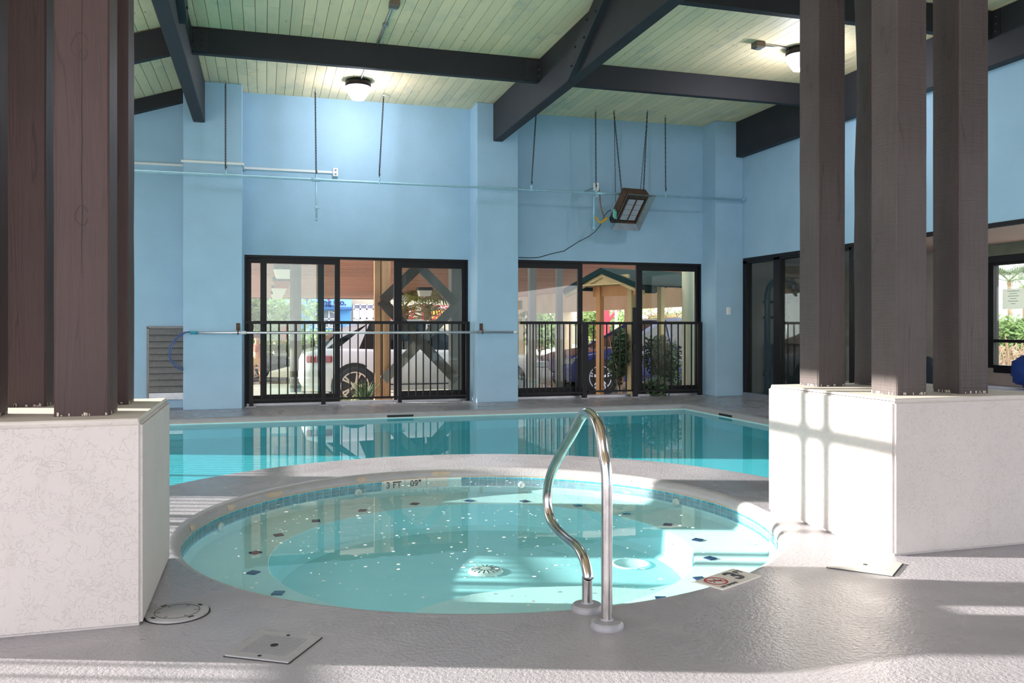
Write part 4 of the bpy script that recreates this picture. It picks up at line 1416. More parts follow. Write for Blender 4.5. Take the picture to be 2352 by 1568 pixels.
# ================================================================== GYM BEHIND THE RIGHT WALL
XG, ZG = 9.2, 2.17
gym = struct('gym_room', 'dim exercise room behind the dark glass on the right')
mb = MB()
mb.box(XR + .22, XG + .1, YW + .05, YW + .2, 0, ZG)
mb.box(XG, XG + .15, 8.98, YW + .2, 0, ZG + .3)
mb.box(XG, XG + .15, 4.0, 7.2, 0, ZG + .3)
mb.box(XG, XG + .15, 7.2, 8.98, 0, .56)
mb.build('gym_wall', M_GYMWALL, gym)
MB().box(XG, XG + .15, 7.2, 8.98, 2.06, ZG + .3).build('gym_wall_head', M_GYMWALL, gym)
MB().box(XR + .1, XG + .1, 4.0, YW + .2, -.02, 0.0).build('gym_floor', M_GYMFLOOR, gym)
MB().box(XR + .22, XG, 4.0, YW + .1, ZG, ZG + .1).build('gym_ceiling', M_PINK, gym)
MB().box(XG - .10, XG - .001, 6.8, 9.05, 2.02, ZG).build('soffit_beam', M_GREENFR, gym)
MB().box(XG - .05, XG - .001, 7.0, 9.02, 1.94, 2.02).build('window_lintel', M_BEAM, gym)
wn = struct('window_3', 'dark framed gym window looking onto palms and shrubs')
MB().box(XG - .03, XG + .06, 8.84, 8.96, .56, 1.96).build('jamb', M_BLACK, wn)
MB().box(XG - .03, XG + .06, 7.2, 7.28, .56, 1.96).build('jamb', M_BLACK, wn)
MB().box(XG - .03, XG + .06, 7.28, 8.84, 1.90, 1.96).build('head', M_BLACK, wn)
MB().box(XG - .03, XG + .06, 7.28, 8.84, .50, .60).build('sill', M_BLACK, wn)
MB().box(XG - .02, XG + .04, 7.28, 8.84, .895, .935).build('glazing_bar', M_BLACK, wn)
MB().box(XG + .0, XG + .006, 7.28, 8.84, .60, 1.90).build('glass_pane', M_GLASS, wn)
pa, pb = at_x(2300, 664, XG - .04), at_x(2350, 709, XG - .04)
t = thing('notice_sheet', 'white paper notice stuck to the gym window', 'notice', (XG - .03, pa.y, pb.z))
MB().box(XG - .022, XG - .02, pb.y, pa.y, pb.z, pa.z).build('sheet', M_PAPER, t)
for k in range(6):
    z = pa.z - .03 - .032 * k
    ww = (.55, .35, .5, .3, .45, .2)[k] * (pa.y - pb.y)
    ym = (pa.y + pb.y) / 2
    MB().box(XG - .0235, XG - .022, ym - ww / 2, ym + ww / 2, z - .003, z + .003).build('printed_line', M_GREYPVC, t)
# glazed front
dr = struct('door_1', 'black framed glass front of the gym below the right wall')
def yx(px):
    return at_x(px, HY, XR + .05).y
j0, j1, j2, j3 = yx(1706), yx(1721), yx(1783), yx(1797)
MB().box(XR, XR + .1, j1, j0, 0, 2.16).build('jamb', M_BLACK, dr)
MB().box(XR, XR + .1, j3, j2, 0.03, 2.16).build('mullion', M_BLACK, dr)
MB().box(XR, XR + .1, 9.3, j0, 2.10, 2.16).build('head', M_BLACK, dr)
MB().box(XR - .01, XR + .1, 9.3, j0, 0, .06).build('sill', M_GALV, dr)
MB().box(XR, XR + .1, 9.24, 9.34, 0, 2.16).build('mullion', M_BLACK, dr)
MB().box(XR + .045, XR + .051, j2, j1, .06, 2.1).build('glass_pane', M_GLASS, dr)
MB().box(XR + .045, XR + .051, 9.34, j3, .06, 2.1).build('glass_pane', M_GLASS, dr)
# cable machine
mx, my = 7.86, 12.02
t = thing('cable_machine', 'dark cable exercise machine with rope handles seen through the gym glass', 'gym machine', (mx, my, 0))
MB().tube([(mx, my, 0), (mx, my, 1.62), (mx + .03, my, 1.74), (mx + .10, my, 1.83), (mx + .22, my, 1.86), (mx + 1.0, my, 1.86)], .048, 10).build('upright_frame', M_MACHINE, t, True)
MB().box(mx + .42, mx + .86, my - .1, my + .1, 1.5, 1.82, .03).build('pulley_housing', M_MACHINE, t)
MB().tube([(mx + .38, my - .1, 1.62), (mx + .62, my - .1, 1.62)], .09, 14).build('pulley', M_DARK, t, True)
MB().tube([(mx + 1.0, my, 0), (mx + 1.0, my, 1.86)], .045, 8).build('rear_upright', M_MACHINE, t, True)
MB().box(mx + .10, mx + .95, my - .05, my + .05, 0.0, .82, .01).build('weight_shroud', M_MACHINE, t)
MB().tube([(mx + .30, my - .09, 1.50), (mx + .30, my - .09, .66)], .018, 8).build('guide_rod', M_STEEL, t, True)
for z in (1.25, 1.5):
    MB().box(mx - .06, mx + .42, my - .03, my + .03, z - .02, z + .02).build('cross_bar', M_MACHINE, t)
MB().box(mx - .07, mx + .0, my - .05, my + .02, .30, .36).build('pin_block', M_DARK, t)
xr_ = mx + .80
MB().tube([(xr_, my - .14, 1.52), (xr_, my - .14, 1.40)], .006, 6).build('cable', M_GALV, t)
MB().tube([(xr_ - .07, my - .14, .98), (xr_ - .075, my - .14, 1.2), (xr_ - .05, my - .14, 1.34), (xr_, my - .14, 1.39), (xr_ + .05, my - .14, 1.34), (xr_ + .06, my - .14, 1.15), (xr_ + .05, my - .14, .93)], .018, 8).build('rope_handle', M_DARK, t, True)
for dx, z in ((-.07, .96), (.05, .92)):
    MB().lathe([(.02, -.03), (.034, -.02), (.034, .02), (.02, .03)], (xr_ + dx, my - .14, z), 10).build('rope_knob', M_DARK, t, True)
MB().box(mx + .60, mx + .645, my - .108, my - .1, 1.58, 1.72).build('warning_label', M_SIGNWHITE, t)
# exercise bike wheel and seat glimpsed between the posts
pc = at_x(2118, 870, 8.3)
t = thing('exercise_bike', 'dark exercise bike glimpsed between the right-hand posts', 'gym machine', (8.3, pc.y, 0))
M = frame_matrix((8.3, pc.y, .36), (0, 1, 0), (0, 0, 1))
MB().disc_xform([(.30, -.03), (.36, -.035), (.36, .035), (.30, .03)], M, 28).build('flywheel', M_MACHINE, t, True)
MB().disc_xform([(.02, -.02), (.29, -.015), (.29, .015), (.02, .02)], M, 28).build('flywheel_disc', M_COUNTER, t, True)
MB().tube([(8.3, pc.y, .36), (8.3, pc.y + .45, .9)], .03, 8).build('seat_stem', M_MACHINE, t, True)
MB().box(8.2, 8.4, pc.y + .35, pc.y + .62, .9, .96, .02).build('saddle', M_DARK, t)
MB().box(8.15, 8.45, pc.y - .5, pc.y + .6, 0, .06).build('base_frame', M_MACHINE, t)
t = thing('low_counter', 'pale low counter below the gym window', 'counter', (8.9, 8, 0))
MB().box(8.75, XG - .01, 5.5, 9.6, 0, .30, .01).build('counter_body', M_GYMWALL, t)
MB().box(8.70, XG - .005, 5.5, 9.6, .30, .34, .008).build('counter_top', M_COUNTER, t)
# blue cloth on the counter: added stand-in for something unidentified
bm = bmesh.new()
bmesh.ops.create_icosphere(bm, subdivisions=3, radius=1)
rb = random.Random(5)
for v in bm.verts:
    n3 = v.co.normalized()
    k = 1 + .16 * math.sin(7 * n3.x + 3) * math.cos(6 * n3.y) + .1 * math.sin(13 * n3.z + 5 * n3.x)
    v.co = Vector((n3.x * .20, n3.y * .30, n3.z * .34)) * k
me = bpy.data.meshes.new('blue_blur_stand_in'); bm.to_mesh(me); bm.free()
me.materials.append(M_BLUEBLUR)
me.polygons.foreach_set('use_smooth', [True] * len(me.polygons))
o = bpy.data.objects.new('blue_blur_stand_in', me); COL.objects.link(o)
pz = at_x(2358, 880, 8.92)
o.location = (8.93, pz.y - .06, .56)
o.scale = (.8, .8, .62)
tag(o, 'deep blue stand-in for an unidentified cloth at the right picture edge below the gym window', 'blur')

# ================================================================== OUTSIDE
GZ = -0.25
gmb = MB()
for x0, x1, y0, y1 in ((-60, XL - .3, -60, 120), (XG + .15, 80, -60, 120), (XL - .3, XG + .15, YW + .25, 120), (XL - .3, XG + .15, -60, -7.0), (XR + .1, XG + .15, -7, 4.0)):
    gmb.quad((x0, y0, GZ), (x1, y0, GZ), (x1, y1, GZ), (x0, y1, GZ))
s_mesh(gmb, 'ground', M_ASPH, 'pale paving of the parking area outside')
s_mesh(MB().box(XL - .3, XR + .1, YW + .24, YW + .26, GZ - .3, -.001).box(XL - .3, XR + .1, -7.02, -7.0, GZ - .3, -.001), 'deck_edge', M_COPING, 'concrete edge of the deck')

# --- parking soffit of boards
soff = struct('parking_soffit', 'red-brown boarded soffit over the parking bays outside')
ZS = 2.52
YS0, YS1 = 14.6, 43.5
MB().box(-7, 12, YS0, YS1, ZS + .03, ZS + .25).build('soffit_deck', M_SOFFIT_GAP, soff)
MB().box(-7, 12, YS0, YS1, ZS + .25, 6.0).build('sun_block_storey', M_CREAM, soff)  # unseen storey, added to block sun coming over the soffit
o = MB()
y = YS0
while y < YS1 - .3:
    o.box(-7, 12, y, min(y + .36, YS1), ZS + .012, ZS + .03)
    y += .46
o = o.build('soffit_boards', M_SOFFIT, soff)
o['kind'] = 'stuff'
MB().box(-7, 12, YS1, YS1 + .1, ZS - .02, ZS + .5).build('soffit_edge', M_WOODDARK, soff)
lights_px = ((654, 616, 'first'), (647, 644, 'second'), (641, 662, 'third'), (637, 676, 'fourth'), (975, 667, 'fifth'), (930, 679, 'sixth'))
names = ('square soffit light outside, nearest in the left row', 'orange-lit square soffit light outside, second in the left row', 'square soffit light outside, third in the left row',
         'smallest square soffit light outside at the far end of the left row', 'square soffit light outside seen through the diamond bracing', 'square soffit light outside beside the dark brace')
for (px, py, _), lab in zip(lights_px, names):
    p = at_z(px, py - 6, ZS)
    s_ = .26
    t = thing('soffit_light', lab, 'lamp', p, 'square soffit lights outside')
    MB().box(p.x - s_, p.x + s_, p.y - s_, p.y + s_, ZS - .10, ZS, .01).build('light_housing', M_DARKMETAL, t)
    MB().add([(p.x + i * r_, p.y + j * r_, z) for r_, z in ((s_ * .92, ZS - .1), (s_ * .72, ZS - .30)) for i, j in ((-1, -1), (1, -1), (1, 1), (-1, 1))],
             [(0, 1, 2, 3), (4, 7, 6, 5), (0, 4, 5, 1), (1, 5, 6, 2), (2, 6, 7, 3), (3, 7, 4, 0)]).build('diffuser', M_BRICK if 'orange' in lab else M_DRAIN, t)
# beige fascia running away on the right
fas = struct('parking_fascia', 'beige fascia wall closing the right side of the parking area')
MB().box(12.0, 12.25, 13.5, YS1, 1.70, ZS + .02).build('fascia_panel', M_BEIGE, fas)
for k in range(4):
    MB().box(11.9, 12.3, 20 + 6.5 * k, 20.3 + 6.5 * k, GZ, 1.70).build('fascia_pier', M_BEIGE, fas)

# --- timber poles and cross bracing
def pole(px, d, wpx, m, lab, rnd=True):
    p = at_d(px, HY, d)
    r = wpx / F * d / 2
    t = thing('timber_pole', lab, 'post', (p.x, p.y, GZ), 'timber poles outside')
    if rnd:
        MB().lathe([(r, GZ), (r * 1.0, .8), (r * .97, ZS)], (p.x, p.y, 0), 14).build('pole_shaft', m, t, True)
    else:
        MB().box(p.x - r, p.x + r, p.y - r, p.y + r, GZ, ZS, .008).build('pole_shaft', m, t)
    return t, p, r
tA, pA, rA = pole(884, 13.6, 27, M_WOOD, 'brown weathered timber pole seen through the open left door')
MB().box(pA.x - rA - .075, pA.x - rA + .01, pA.y - .08, pA.y + .08, GZ, ZS).build('side_board', M_WOOD, tA)
tB, pB, rB = pole(1049, 14.2, 32, M_WOODGREY, 'grey timber pole at the right end of the diamond bracing', False)
pole(679, 17.5, 26, M_WOODDARK, 'dark timber pole behind the left glass panel')
pole(1222, 15.0, 16, M_WOODGREY, 'slim grey pole behind the left panel of the right door, left one', False)
pole(1284, 15.3, 14, M_WOODGREY, 'slim grey pole behind the left panel of the right door, right one', False)
br = thing('cross_bracing', 'dark diamond-shaped timber cross bracing between two poles outside', 'bracing', (pA.lerp(pB, .5).x, pA.lerp(pB, .5).y, 0), )
def brace(a, b, m, wd=.15, off=0.0):
    A, B = at_d(*a), at_d(*b)
    MB().bar(A + Vector((0, off, 0)), B + Vector((0, off, 0)), .045, wd, (0, 1, 0)) if False else None
    d = B - A
    s_ = d.cross(Vector((0, 1, 0))).normalized()
    MB().obox((A + B) / 2 + Vector((0, off, 0)), d / 2, s_ * wd / 2, (0, .022, 0)).build('brace_board', m, br)
brace((877, 690, 13.5), (985, 588, 13.5), M_WOODDARK, .16, -.14)
brace((940, 590, 13.6), (1045, 697, 14.0), M_WOODGREY, .15, -.05)
brace((872, 690, 13.5), (1045, 872, 14.0), M_WOODDARK, .16, -.14)
brace((1045, 703, 14.0), (880, 872, 13.5), M_WOODGREY, .15, -.05)

# --- strap-leaf plants by the poles
def strap_plant(p, h, n, lab, m, spread=.35):
    t = thing('strap_leaf_plant', lab, 'plant', p)
    mb = MB()
    for k in range(n):
        a = random.uniform(0, 6.28); L = h * random.uniform(.6, 1.1); sp = spread * random.uniform(.3, 1.1)
        pts = []
        for i in range(5):
            f = i / 4
            pts.append(Vector(p) + Vector((math.cos(a) * sp * f ** 1.4, math.sin(a) * sp * f ** 1.4, L * (f - .35 * f ** 3))))
        wv = Vector((-math.sin(a), math.cos(a), 0)) * .012
        for i in range(4):
            w0, w1 = (1 - i / 4) + .1, (1 - (i + 1) / 4) + .05
            mb.quad(pts[i] - wv * w0, pts[i] + wv * w0, pts[i + 1] + wv * w1, pts[i + 1] - wv * w1)
    o = mb.build('leaves', m, t); o['kind'] = 'stuff'
    return t
p = at_d(838, 905, 13.35); p.z = GZ
strap_plant(p, .75, 130, 'dark strap-leaf clump growing at the foot of the brown timber pole', M_LEAFD, .42)
p = at_d(800, 915, 13.3); p.z = GZ
strap_plant(p, .42, 60, 'low yellow-green strap-leaf clump in front of the white car wheel', M_GRASSY, .4)
p = at_d(900, 925, 13.7); p.z = GZ
strap_plant(p, .3, 35, 'small dry grass tuft right of the brown timber pole', M_TWIG, .2)

# --- vehicles
def car(name, lab, loc, rotz, paint, L=4.5, W=1.8, H=1.48, wb=2.7, fo=.85, style='hatch', rimm=None):
    """local x runs from the tail (0) to the nose (L)"""
    t = thing(name, lab, 'car', loc, 'parked cars', rotz)
    hw = W / 2
    xr, xf = L - fo - wb, L - fo
    if style == 'low':
        belt = [(0, .62, .88), (.12, .72, .94), (.7, .80, .97), (1.5, .80, 1.0), (L - 1.75, .80, 1.0), (L - 1.2, .77, .98), (L - .5, .70, .94), (L - .1, .58, .86), (L, .45, .78)]
        cab = [(.75, .80, .8), (1.35, 1.12, .74), (1.9, 1.18, .72), (L - 2.5, 1.14, .72), (L - 1.55, .80, .82)]
    else:
        belt = [(0, .74, .84), (.08, .92, .92), (.35, .99, .96), (1.2, .96, 1.0), (L - 1.5, .93, 1.0), (L - 1.1, .90, .99), (L - .45, .80, .94), (L - .1, .66, .86), (L, .5, .78)]
        cab = [(.30, 1.0, .82), (.65, H - .16, .76), (1.2, H - .02, .74), (2.0, H, .74), (L - 2.35, H - .03, .73), (L - 1.32, .93, .86)]
    rings = []
    for x, zt, wf in belt:
        zb = .24 if 0.1 < x < L - .1 else .34
        w_ = hw * wf
        ring = [(x, -w_ * .86, zb), (x, -w_ * .98, zb + .12), (x, -w_, (zb + zt) / 2 + .05), (x, -w_ * .965, zt - .06), (x, -w_ * .90, zt),
                (x, w_ * .90, zt), (x, w_ * .965, zt - .06), (x, w_, (zb + zt) / 2 + .05), (x, w_ * .98, zb + .12), (x, w_ * .86, zb)]
        rings.append(ring)
    n = 10
    vs = [p_ for r_ in rings for p_ in r_]
    fs = [tuple(range(n - 1, -1, -1)), tuple((len(rings) - 1) * n + k for k in range(n))]
    for i in range(len(rings) - 1):
        fs += [(i * n + k, i * n + (k + 1) % n, (i + 1) * n + (k + 1) % n, (i + 1) * n + k) for k in range(n)]
    body = MB().add(vs, fs).build('car_body', paint, t, 'auto', True)
    # glasshouse
    rr = []
    for x, z, wf in cab:
        zb = .80 if style == 'low' else .90
        base = hw * .9
        f = min(1, (z - zb) / .5)
        rr.append([(x, -base, zb), (x, -(base + (hw * wf - base) * f), z - .0), (x, (base + (hw * wf - base) * f), z), (x, base, zb)])
    vs = [p_ for r_ in rr for p_ in r_]
    fs = [(3, 2, 1, 0), tuple((len(rr) - 1) * 4 + k for k in range(4))]
    for i in range(len(rr) - 1):
        fs += [(i * 4 + k, i * 4 + (k + 1) % 4, (i + 1) * 4 + (k + 1) % 4, (i + 1) * 4 + k) for k in range(4)]
    MB().add(vs, fs).build('windows', M_CARGLASS, t, 'auto', True)
    # roof skin and pillars
    rf = MB()
    for i in range(1 if style != 'low' else 1, len(rr) - 2):
        a, b = rr[i], rr[i + 1]
        z_ = .012
        rf.add([(a[1][0], a[1][1] * 1.01, a[1][2] + z_), (a[2][0], a[2][1] * 1.01, a[2][2] + z_), (b[2][0], b[2][1] * 1.01, b[2][2] + z_), (b[1][0], b[1][1] * 1.01, b[1][2] + z_),
                (a[1][0], a[1][1] * 1.015, a[1][2] - .05), (a[2][0], a[2][1] * 1.015, a[2][2] - .05), (b[2][0], b[2][1] * 1.015, b[2][2] - .05), (b[1][0], b[1][1] * 1.015, b[1][2] - .05)],
               [(0, 3, 2, 1), (0, 4, 7, 3), (1, 2, 6, 5), (0, 1, 5, 4), (3, 7, 6, 2)])
    rf.build('roof', paint, t, False, True)
    for s_ in (0, 1):
        j = 1 if s_ == 0 else 2
        j0 = 0 if s_ == 0 else 3
        MB().bar(rr[-1][j0], rr[-2][j], .06, .07).build('front_pillar', paint, t, False, True)
        if style != 'low':
            MB().add([rr[0][j0], (rr[0][j0][0] + .62, rr[0][j0][1] * 1.006, rr[0][j0][2]), (rr[2][j][0] - .05, rr[2][j][1] * 1.012, rr[2][j][2] - .03), (rr[1][j][0], rr[1][j][1] * 1.01, rr[1][j][2])], [(0, 1, 2, 3)]).build('rear_pillar', paint, t, False, True)
            xm = L * .47
            MB().bar((xm, rr[0][j0][1], .93), (xm + .05, rr[3][j][1], H - .05), .03, .07).build('door_pillar', paint, t, False, True)
    # wheels
    for x in (xr, xf):
        for s_ in (-1, 1):
            yo = s_ * (hw - .01)
            M = frame_matrix((x, yo - s_ * .16, .34), (0, 0, 1), (1, 0, 0))
            if s_ < 0:
                M = frame_matrix((x, yo + .16, .34), (1, 0, 0), (0, 0, 1))
            MB().disc_xform([(.395, 0), (.395, .163), (.30, .165)], M, 26).build('wheel_arch', M_DARK, t, False, True)
            wv = MB().disc_xform([(.25, 0), (.325, .02), (.338, .06), (.338, .15), (.32, .172), (.245, .178)], M, 26).build('tyre', M_TYRE, t, True, True)
            rm = MB()
            rm.disc_xform([(.243, .150), (.243, .182), (.222, .182), (.222, .150)], M, 26)
            for k in range(5):
                q_ = 2 * math.pi * k / 5
                for dq in (-.13, .13):
                    A = M @ Vector((.05 * math.cos(q_), .05 * math.sin(q_), .176)); B = M @ Vector((.225 * math.cos(q_ + dq), .225 * math.sin(q_ + dq), .178))
                    rm.bar(A, B, .028, .02, M.to_3x3() @ Vector((0, 0, 1)))
            rm.disc_xform([(.055, .15), (.055, .186), (.02, .19)], M, 12)
            rm.build('rim', rimm or M_RIM, wv, False, True)
    for s_ in (-1, 1):
        MB().box(.06, .50, s_ * hw * .945 - .03, s_ * hw * .945 + .02, .74, .86, .02).build('tail_lamp', M_TAIL, t, False, True)
        MB().box(L - .42, L - .10, s_ * hw * .84 - .06, s_ * hw * .84 + .06, .60, .72, .02).build('head_lamp', M_GALV, t, False, True)
        for xh in (L * .34, L * .58):
            MB().box(xh, xh + .2, s_ * (hw * .985) - .012, s_ * (hw * .985) + .012, .80, .83, .006).build('door_handle', M_GALV, t, False, True)
        MB().box(L - 1.62, L - 1.45, s_ * (hw + .05) - .07, s_ * (hw + .05) + .07, .93, 1.04, .02).build('mirror', paint, t, False, True)
        MB().box(L * .30, L - 1.55, s_ * hw * .985 - .004, s_ * hw * .985 + .006, .34, .36).build('sill_line', M_DARK, t, False, True)
    MB().box(-.015, .05, -hw * .62, hw * .62, .38, .56, .02).build('rear_bumper', paint, t, False, True)
    MB().box(L - .05, L + .015, -hw * .5, hw * .5, .36, .52, .02).build('grille', M_DARK, t, False, True)
    return t

car('white_hatchback', 'white hatchback parked side-on behind the left sliding door', (.62, 15.5, GZ), 0.0, M_CARWHITE, 4.5, 1.8, 1.47, 2.68, .95)
car('black_coupe', 'low black car parked far left behind the glass panel', (-3.75, 22.6, GZ), 0.0, M_CARBLACK, 4.4, 1.8, 1.2, 2.6, .9, 'low')
car('navy_suv', 'navy blue car behind the wooden shelter posts', (10.2, 16.5, GZ), math.pi, M_CARNAVY, 4.7, 1.84, 1.52, 2.72, .9, rimm=mat('silver_rim', (.55, .58, .66), .25, metal=.8))

# --- child beside the black car
def skin_body(name, m, vs, es, rad, parent, sub=1):
    me = bpy.data.meshes.new(name)
    me.from_pydata(vs, es, [])
    o = bpy.data.objects.new(name, me); COL.objects.link(o)
    md = o.modifiers.new('skin', 'SKIN')
    o.modifiers.new('sub', 'SUBSURF').levels = sub
    o.modifiers['sub'].render_levels = sub
    for i, r in enumerate(rad):
        me.skin_vertices[0].data[i].radius = (r, r)
    me.skin_vertices[0].data[0].use_root = True
    dg = bpy.context.evaluated_depsgraph_get()
    m2 = bpy.data.meshes.new_from_object(o.evaluated_get(dg))
    bpy.data.objects.remove(o, do_unlink=True)
    m2.name = name
    m2.materials.clear(); m2.materials.append(m)
    for pl in m2.polygons:
        pl.use_smooth = True; pl.material_index = 0
    o = bpy.data.objects.new(name, m2); COL.objects.link(o)
    o.parent = parent
    return o
pp = at_d(590, HY, 20.0)
t = thing('person', 'person in tan shorts with bare legs standing beside the low black car', 'person', (pp.x, pp.y, GZ), None, TH * -1)
t.scale = (.92, .92, .92)
V = [(0, 0, .62), (0, 0, .78), (0, .01, .92), (0, .02, 1.03), (0, 0, 1.10), (0, -.02, 1.20), (0, -.02, 1.28),
     (.07, 0, .58), (.085, .02, .32), (.08, .04, .06), (.08, -.08, .025),
     (-.07, 0, .58), (-.10, -.06, .34), (-.12, .02, .08), (-.13, -.09, .03),
     (.14, .02, .98), (.19, .0, .80), (.18, -.10, .66), (.18, -.14, .60), (.17, -.17, .57), (.19, -.16, .56), (.205, -.15, .57), (.165, -.145, .565), (.155, -.12, .60),
     (-.14, .02, .98), (-.19, .02, .80), (-.19, -.07, .66), (-.19, -.10, .60), (-.18, -.13, .57), (-.20, -.12, .56), (-.215, -.11, .57), (-.175, -.105, .565), (-.165, -.08, .60)]
E = [(0, 1), (1, 2), (2, 3), (3, 4), (4, 5), (5, 6), (0, 7), (7, 8), (8, 9), (9, 10), (0, 11), (11, 12), (12, 13), (13, 14),
     (2, 15), (15, 16), (16, 17), (17, 18), (18, 19), (18, 20), (18, 21), (18, 22), (17, 23), (2, 24), (24, 25), (25, 26), (26, 27), (27, 28), (27, 29), (27, 30), (27, 31), (26, 32)]
R = [.095, .085, .095, .05, .04, .085, .06, .07, .048, .03, .026, .07, .048, .03, .026,
     .04, .032, .024, .022, .007, .007, .007, .007, .008, .04, .032, .024, .022, .007, .007, .007, .007, .008]
skin_body('body', M_SKIN, V, E, R, t, 1)
skin_body('shorts', M_TAN, [(0, 0, .66), (0, 0, .74), (.075, 0, .56), (.085, .01, .42), (-.075, 0, .56), (-.098, -.03, .42)], [(0, 1), (0, 2), (2, 3), (0, 4), (4, 5)], [.115, .10, .09, .085, .09, .085], t)
skin_body('shirt', M_BRICK, [(0, 0, .76), (0, .01, .92), (0, .015, 1.0), (.13, .02, .98), (.165, .015, .87), (-.13, .02, .98), (-.165, .015, .87)], [(0, 1), (1, 2), (2, 3), (3, 4), (2, 5), (5, 6)], [.108, .112, .075, .058, .048, .058, .048], t)
MB().disc_xform([(.02, .13), (.07, .11), (.098, .05), (.1, 0), (.085, -.03)], Matrix.Translation((0, .005, 1.21)), 16).build('hair', M_HAIR, t, True, True)

# --- foliage
def leaf_cloud(mb, c, rx, ry, rz, n, s, rnd, shell=.55):
    for _ in range(n):
        while True:
            v = Vector((rnd.uniform(-1, 1), rnd.uniform(-1, 1), rnd.uniform(-1, 1)))
            if shell < v.length < 1:
                break
        p_ = Vector((c[0] + v.x * rx, c[1] + v.y * ry, c[2] + v.z * rz))
        a = Vector((rnd.uniform(-1, 1), rnd.uniform(-1, 1), rnd.uniform(-1, 1))).normalized()
        b = a.orthogonal().normalized()
        ss = s * rnd.uniform(.6, 1.3)
        mb.quad(p_ - a * ss, p_ + b * ss * .45, p_ + a * ss, p_ - b * ss * .45)

def bush(name, lab, base, rx, ry, h, n, s, m, seed, twigs=True, cat='bush', grp=None, low=0.1):
    rnd = random.Random(seed)
    t = thing(name, lab, cat, base, grp)
    mb = MB()
    for k in range(7):
        cx = base[0] + rnd.uniform(-.45, .45) * rx
        cy = base[1] + rnd.uniform(-.45, .45) * ry
        z = base[2] + h * rnd.uniform(low + .2, .78)
        leaf_cloud(mb, (cx, cy, z), rx * .62, ry * .62, h * .26, n // 7, s, rnd, .35)
    o = mb.build('foliage', m, t); o['kind'] = 'stuff'
    if twigs:
        tb = MB()
        for k in range(14):
            a = rnd.uniform(0, 6.28); f = rnd.uniform(.3, .9)
            tb.tube([base, (base[0] + math.cos(a) * rx * f * .4, base[1] + math.sin(a) * ry * f * .4, base[2] + h * .4), (base[0] + math.cos(a) * rx * f, base[1] + math.sin(a) * ry * f, base[2] + h * rnd.uniform(.6, .9))], [.018, .012, .005], 5)
        tb.build('twigs', M_TWIG, t)
    return t

def gpt(px, d):
    p_ = at_d(px, HY, d); p_.z = GZ
    return p_
bush('evergreen_shrub', 'dark evergreen shrub beside the wooden shelter posts', gpt(1425, 14.6), .20, .35, 1.35, 1500, .05, M_LEAFD, 11)
bush('evergreen_shrub', 'dark evergreen shrub behind the right door panel by the cream column', gpt(1522, 15.0), .36, .3, 1.40, 2200, .05, M_LEAFD, 12)
bush('evergreen_shrub', 'low dark shrub at the foot of the right door panel', gpt(1500, 13.6), .30, .3, .55, 900, .045, M_LEAFD, 13)
HG = 'greenery across the road'
for px, d, rx, h, n, m, lab in ((590, 44, 2.2, 3.6, 2400, M_LEAF, 'bushy green tree at the far left of the left door view'),
                                (640, 47, 2.4, 3.5, 2400, M_LEAF, 'dense green tree left of the blue shop'),
                                (715, 52, 1.6, 1.25, 900, M_LEAF, 'low green shrub in front of the blue shop'),
                                (765, 46, 1.1, 1.2, 800, M_PALM, 'pale spiky shrub right of the blue shop front'),
                                (850, 46, 1.2, 1.5, 800, M_LEAF, 'light green shrub before the cream building')):
    bush('roadside_tree' if h > 2 else 'roadside_shrub', lab, gpt(px, d), rx, rx, h, n, .17 if h > 2 else .12, m, int(px), True, 'tree' if h > 2 else 'bush', HG)
t = thing('clipped_hedge', 'low clipped hedge behind the white car', 'hedge', gpt(690, 38))
mb = MB(); rnd = random.Random(4)
b0 = gpt(690, 38)
for k in range(14):
    leaf_cloud(mb, (b0.x - 4 + .6 * k, b0.y, GZ + .42), .45, .4, .42, 220, .07, rnd, .3)
o = mb.build('foliage', M_LEAF, t); o['kind'] = 'stuff'
MB().box(b0.x - 4.2, b0.x + 4.1, b0.y - .25, b0.y + .25, GZ, GZ + .55).build('hedge_core', M_LEAFD, t)
p = gpt(652, 40)
t = thing('brick_pier', 'short red brick pier before the hedge', 'pier', p)
MB().box(p.x - .22, p.x + .22, p.y - .2, p.y + .2, GZ, GZ + 1.35, .01).build('pier_shaft', M_BRICK, t)
MB().box(p.x - .27, p.x + .27, p.y - .25, p.y + .25, GZ + 1.35, GZ + 1.45, .01).build('pier_cap', M_CREAM, t)

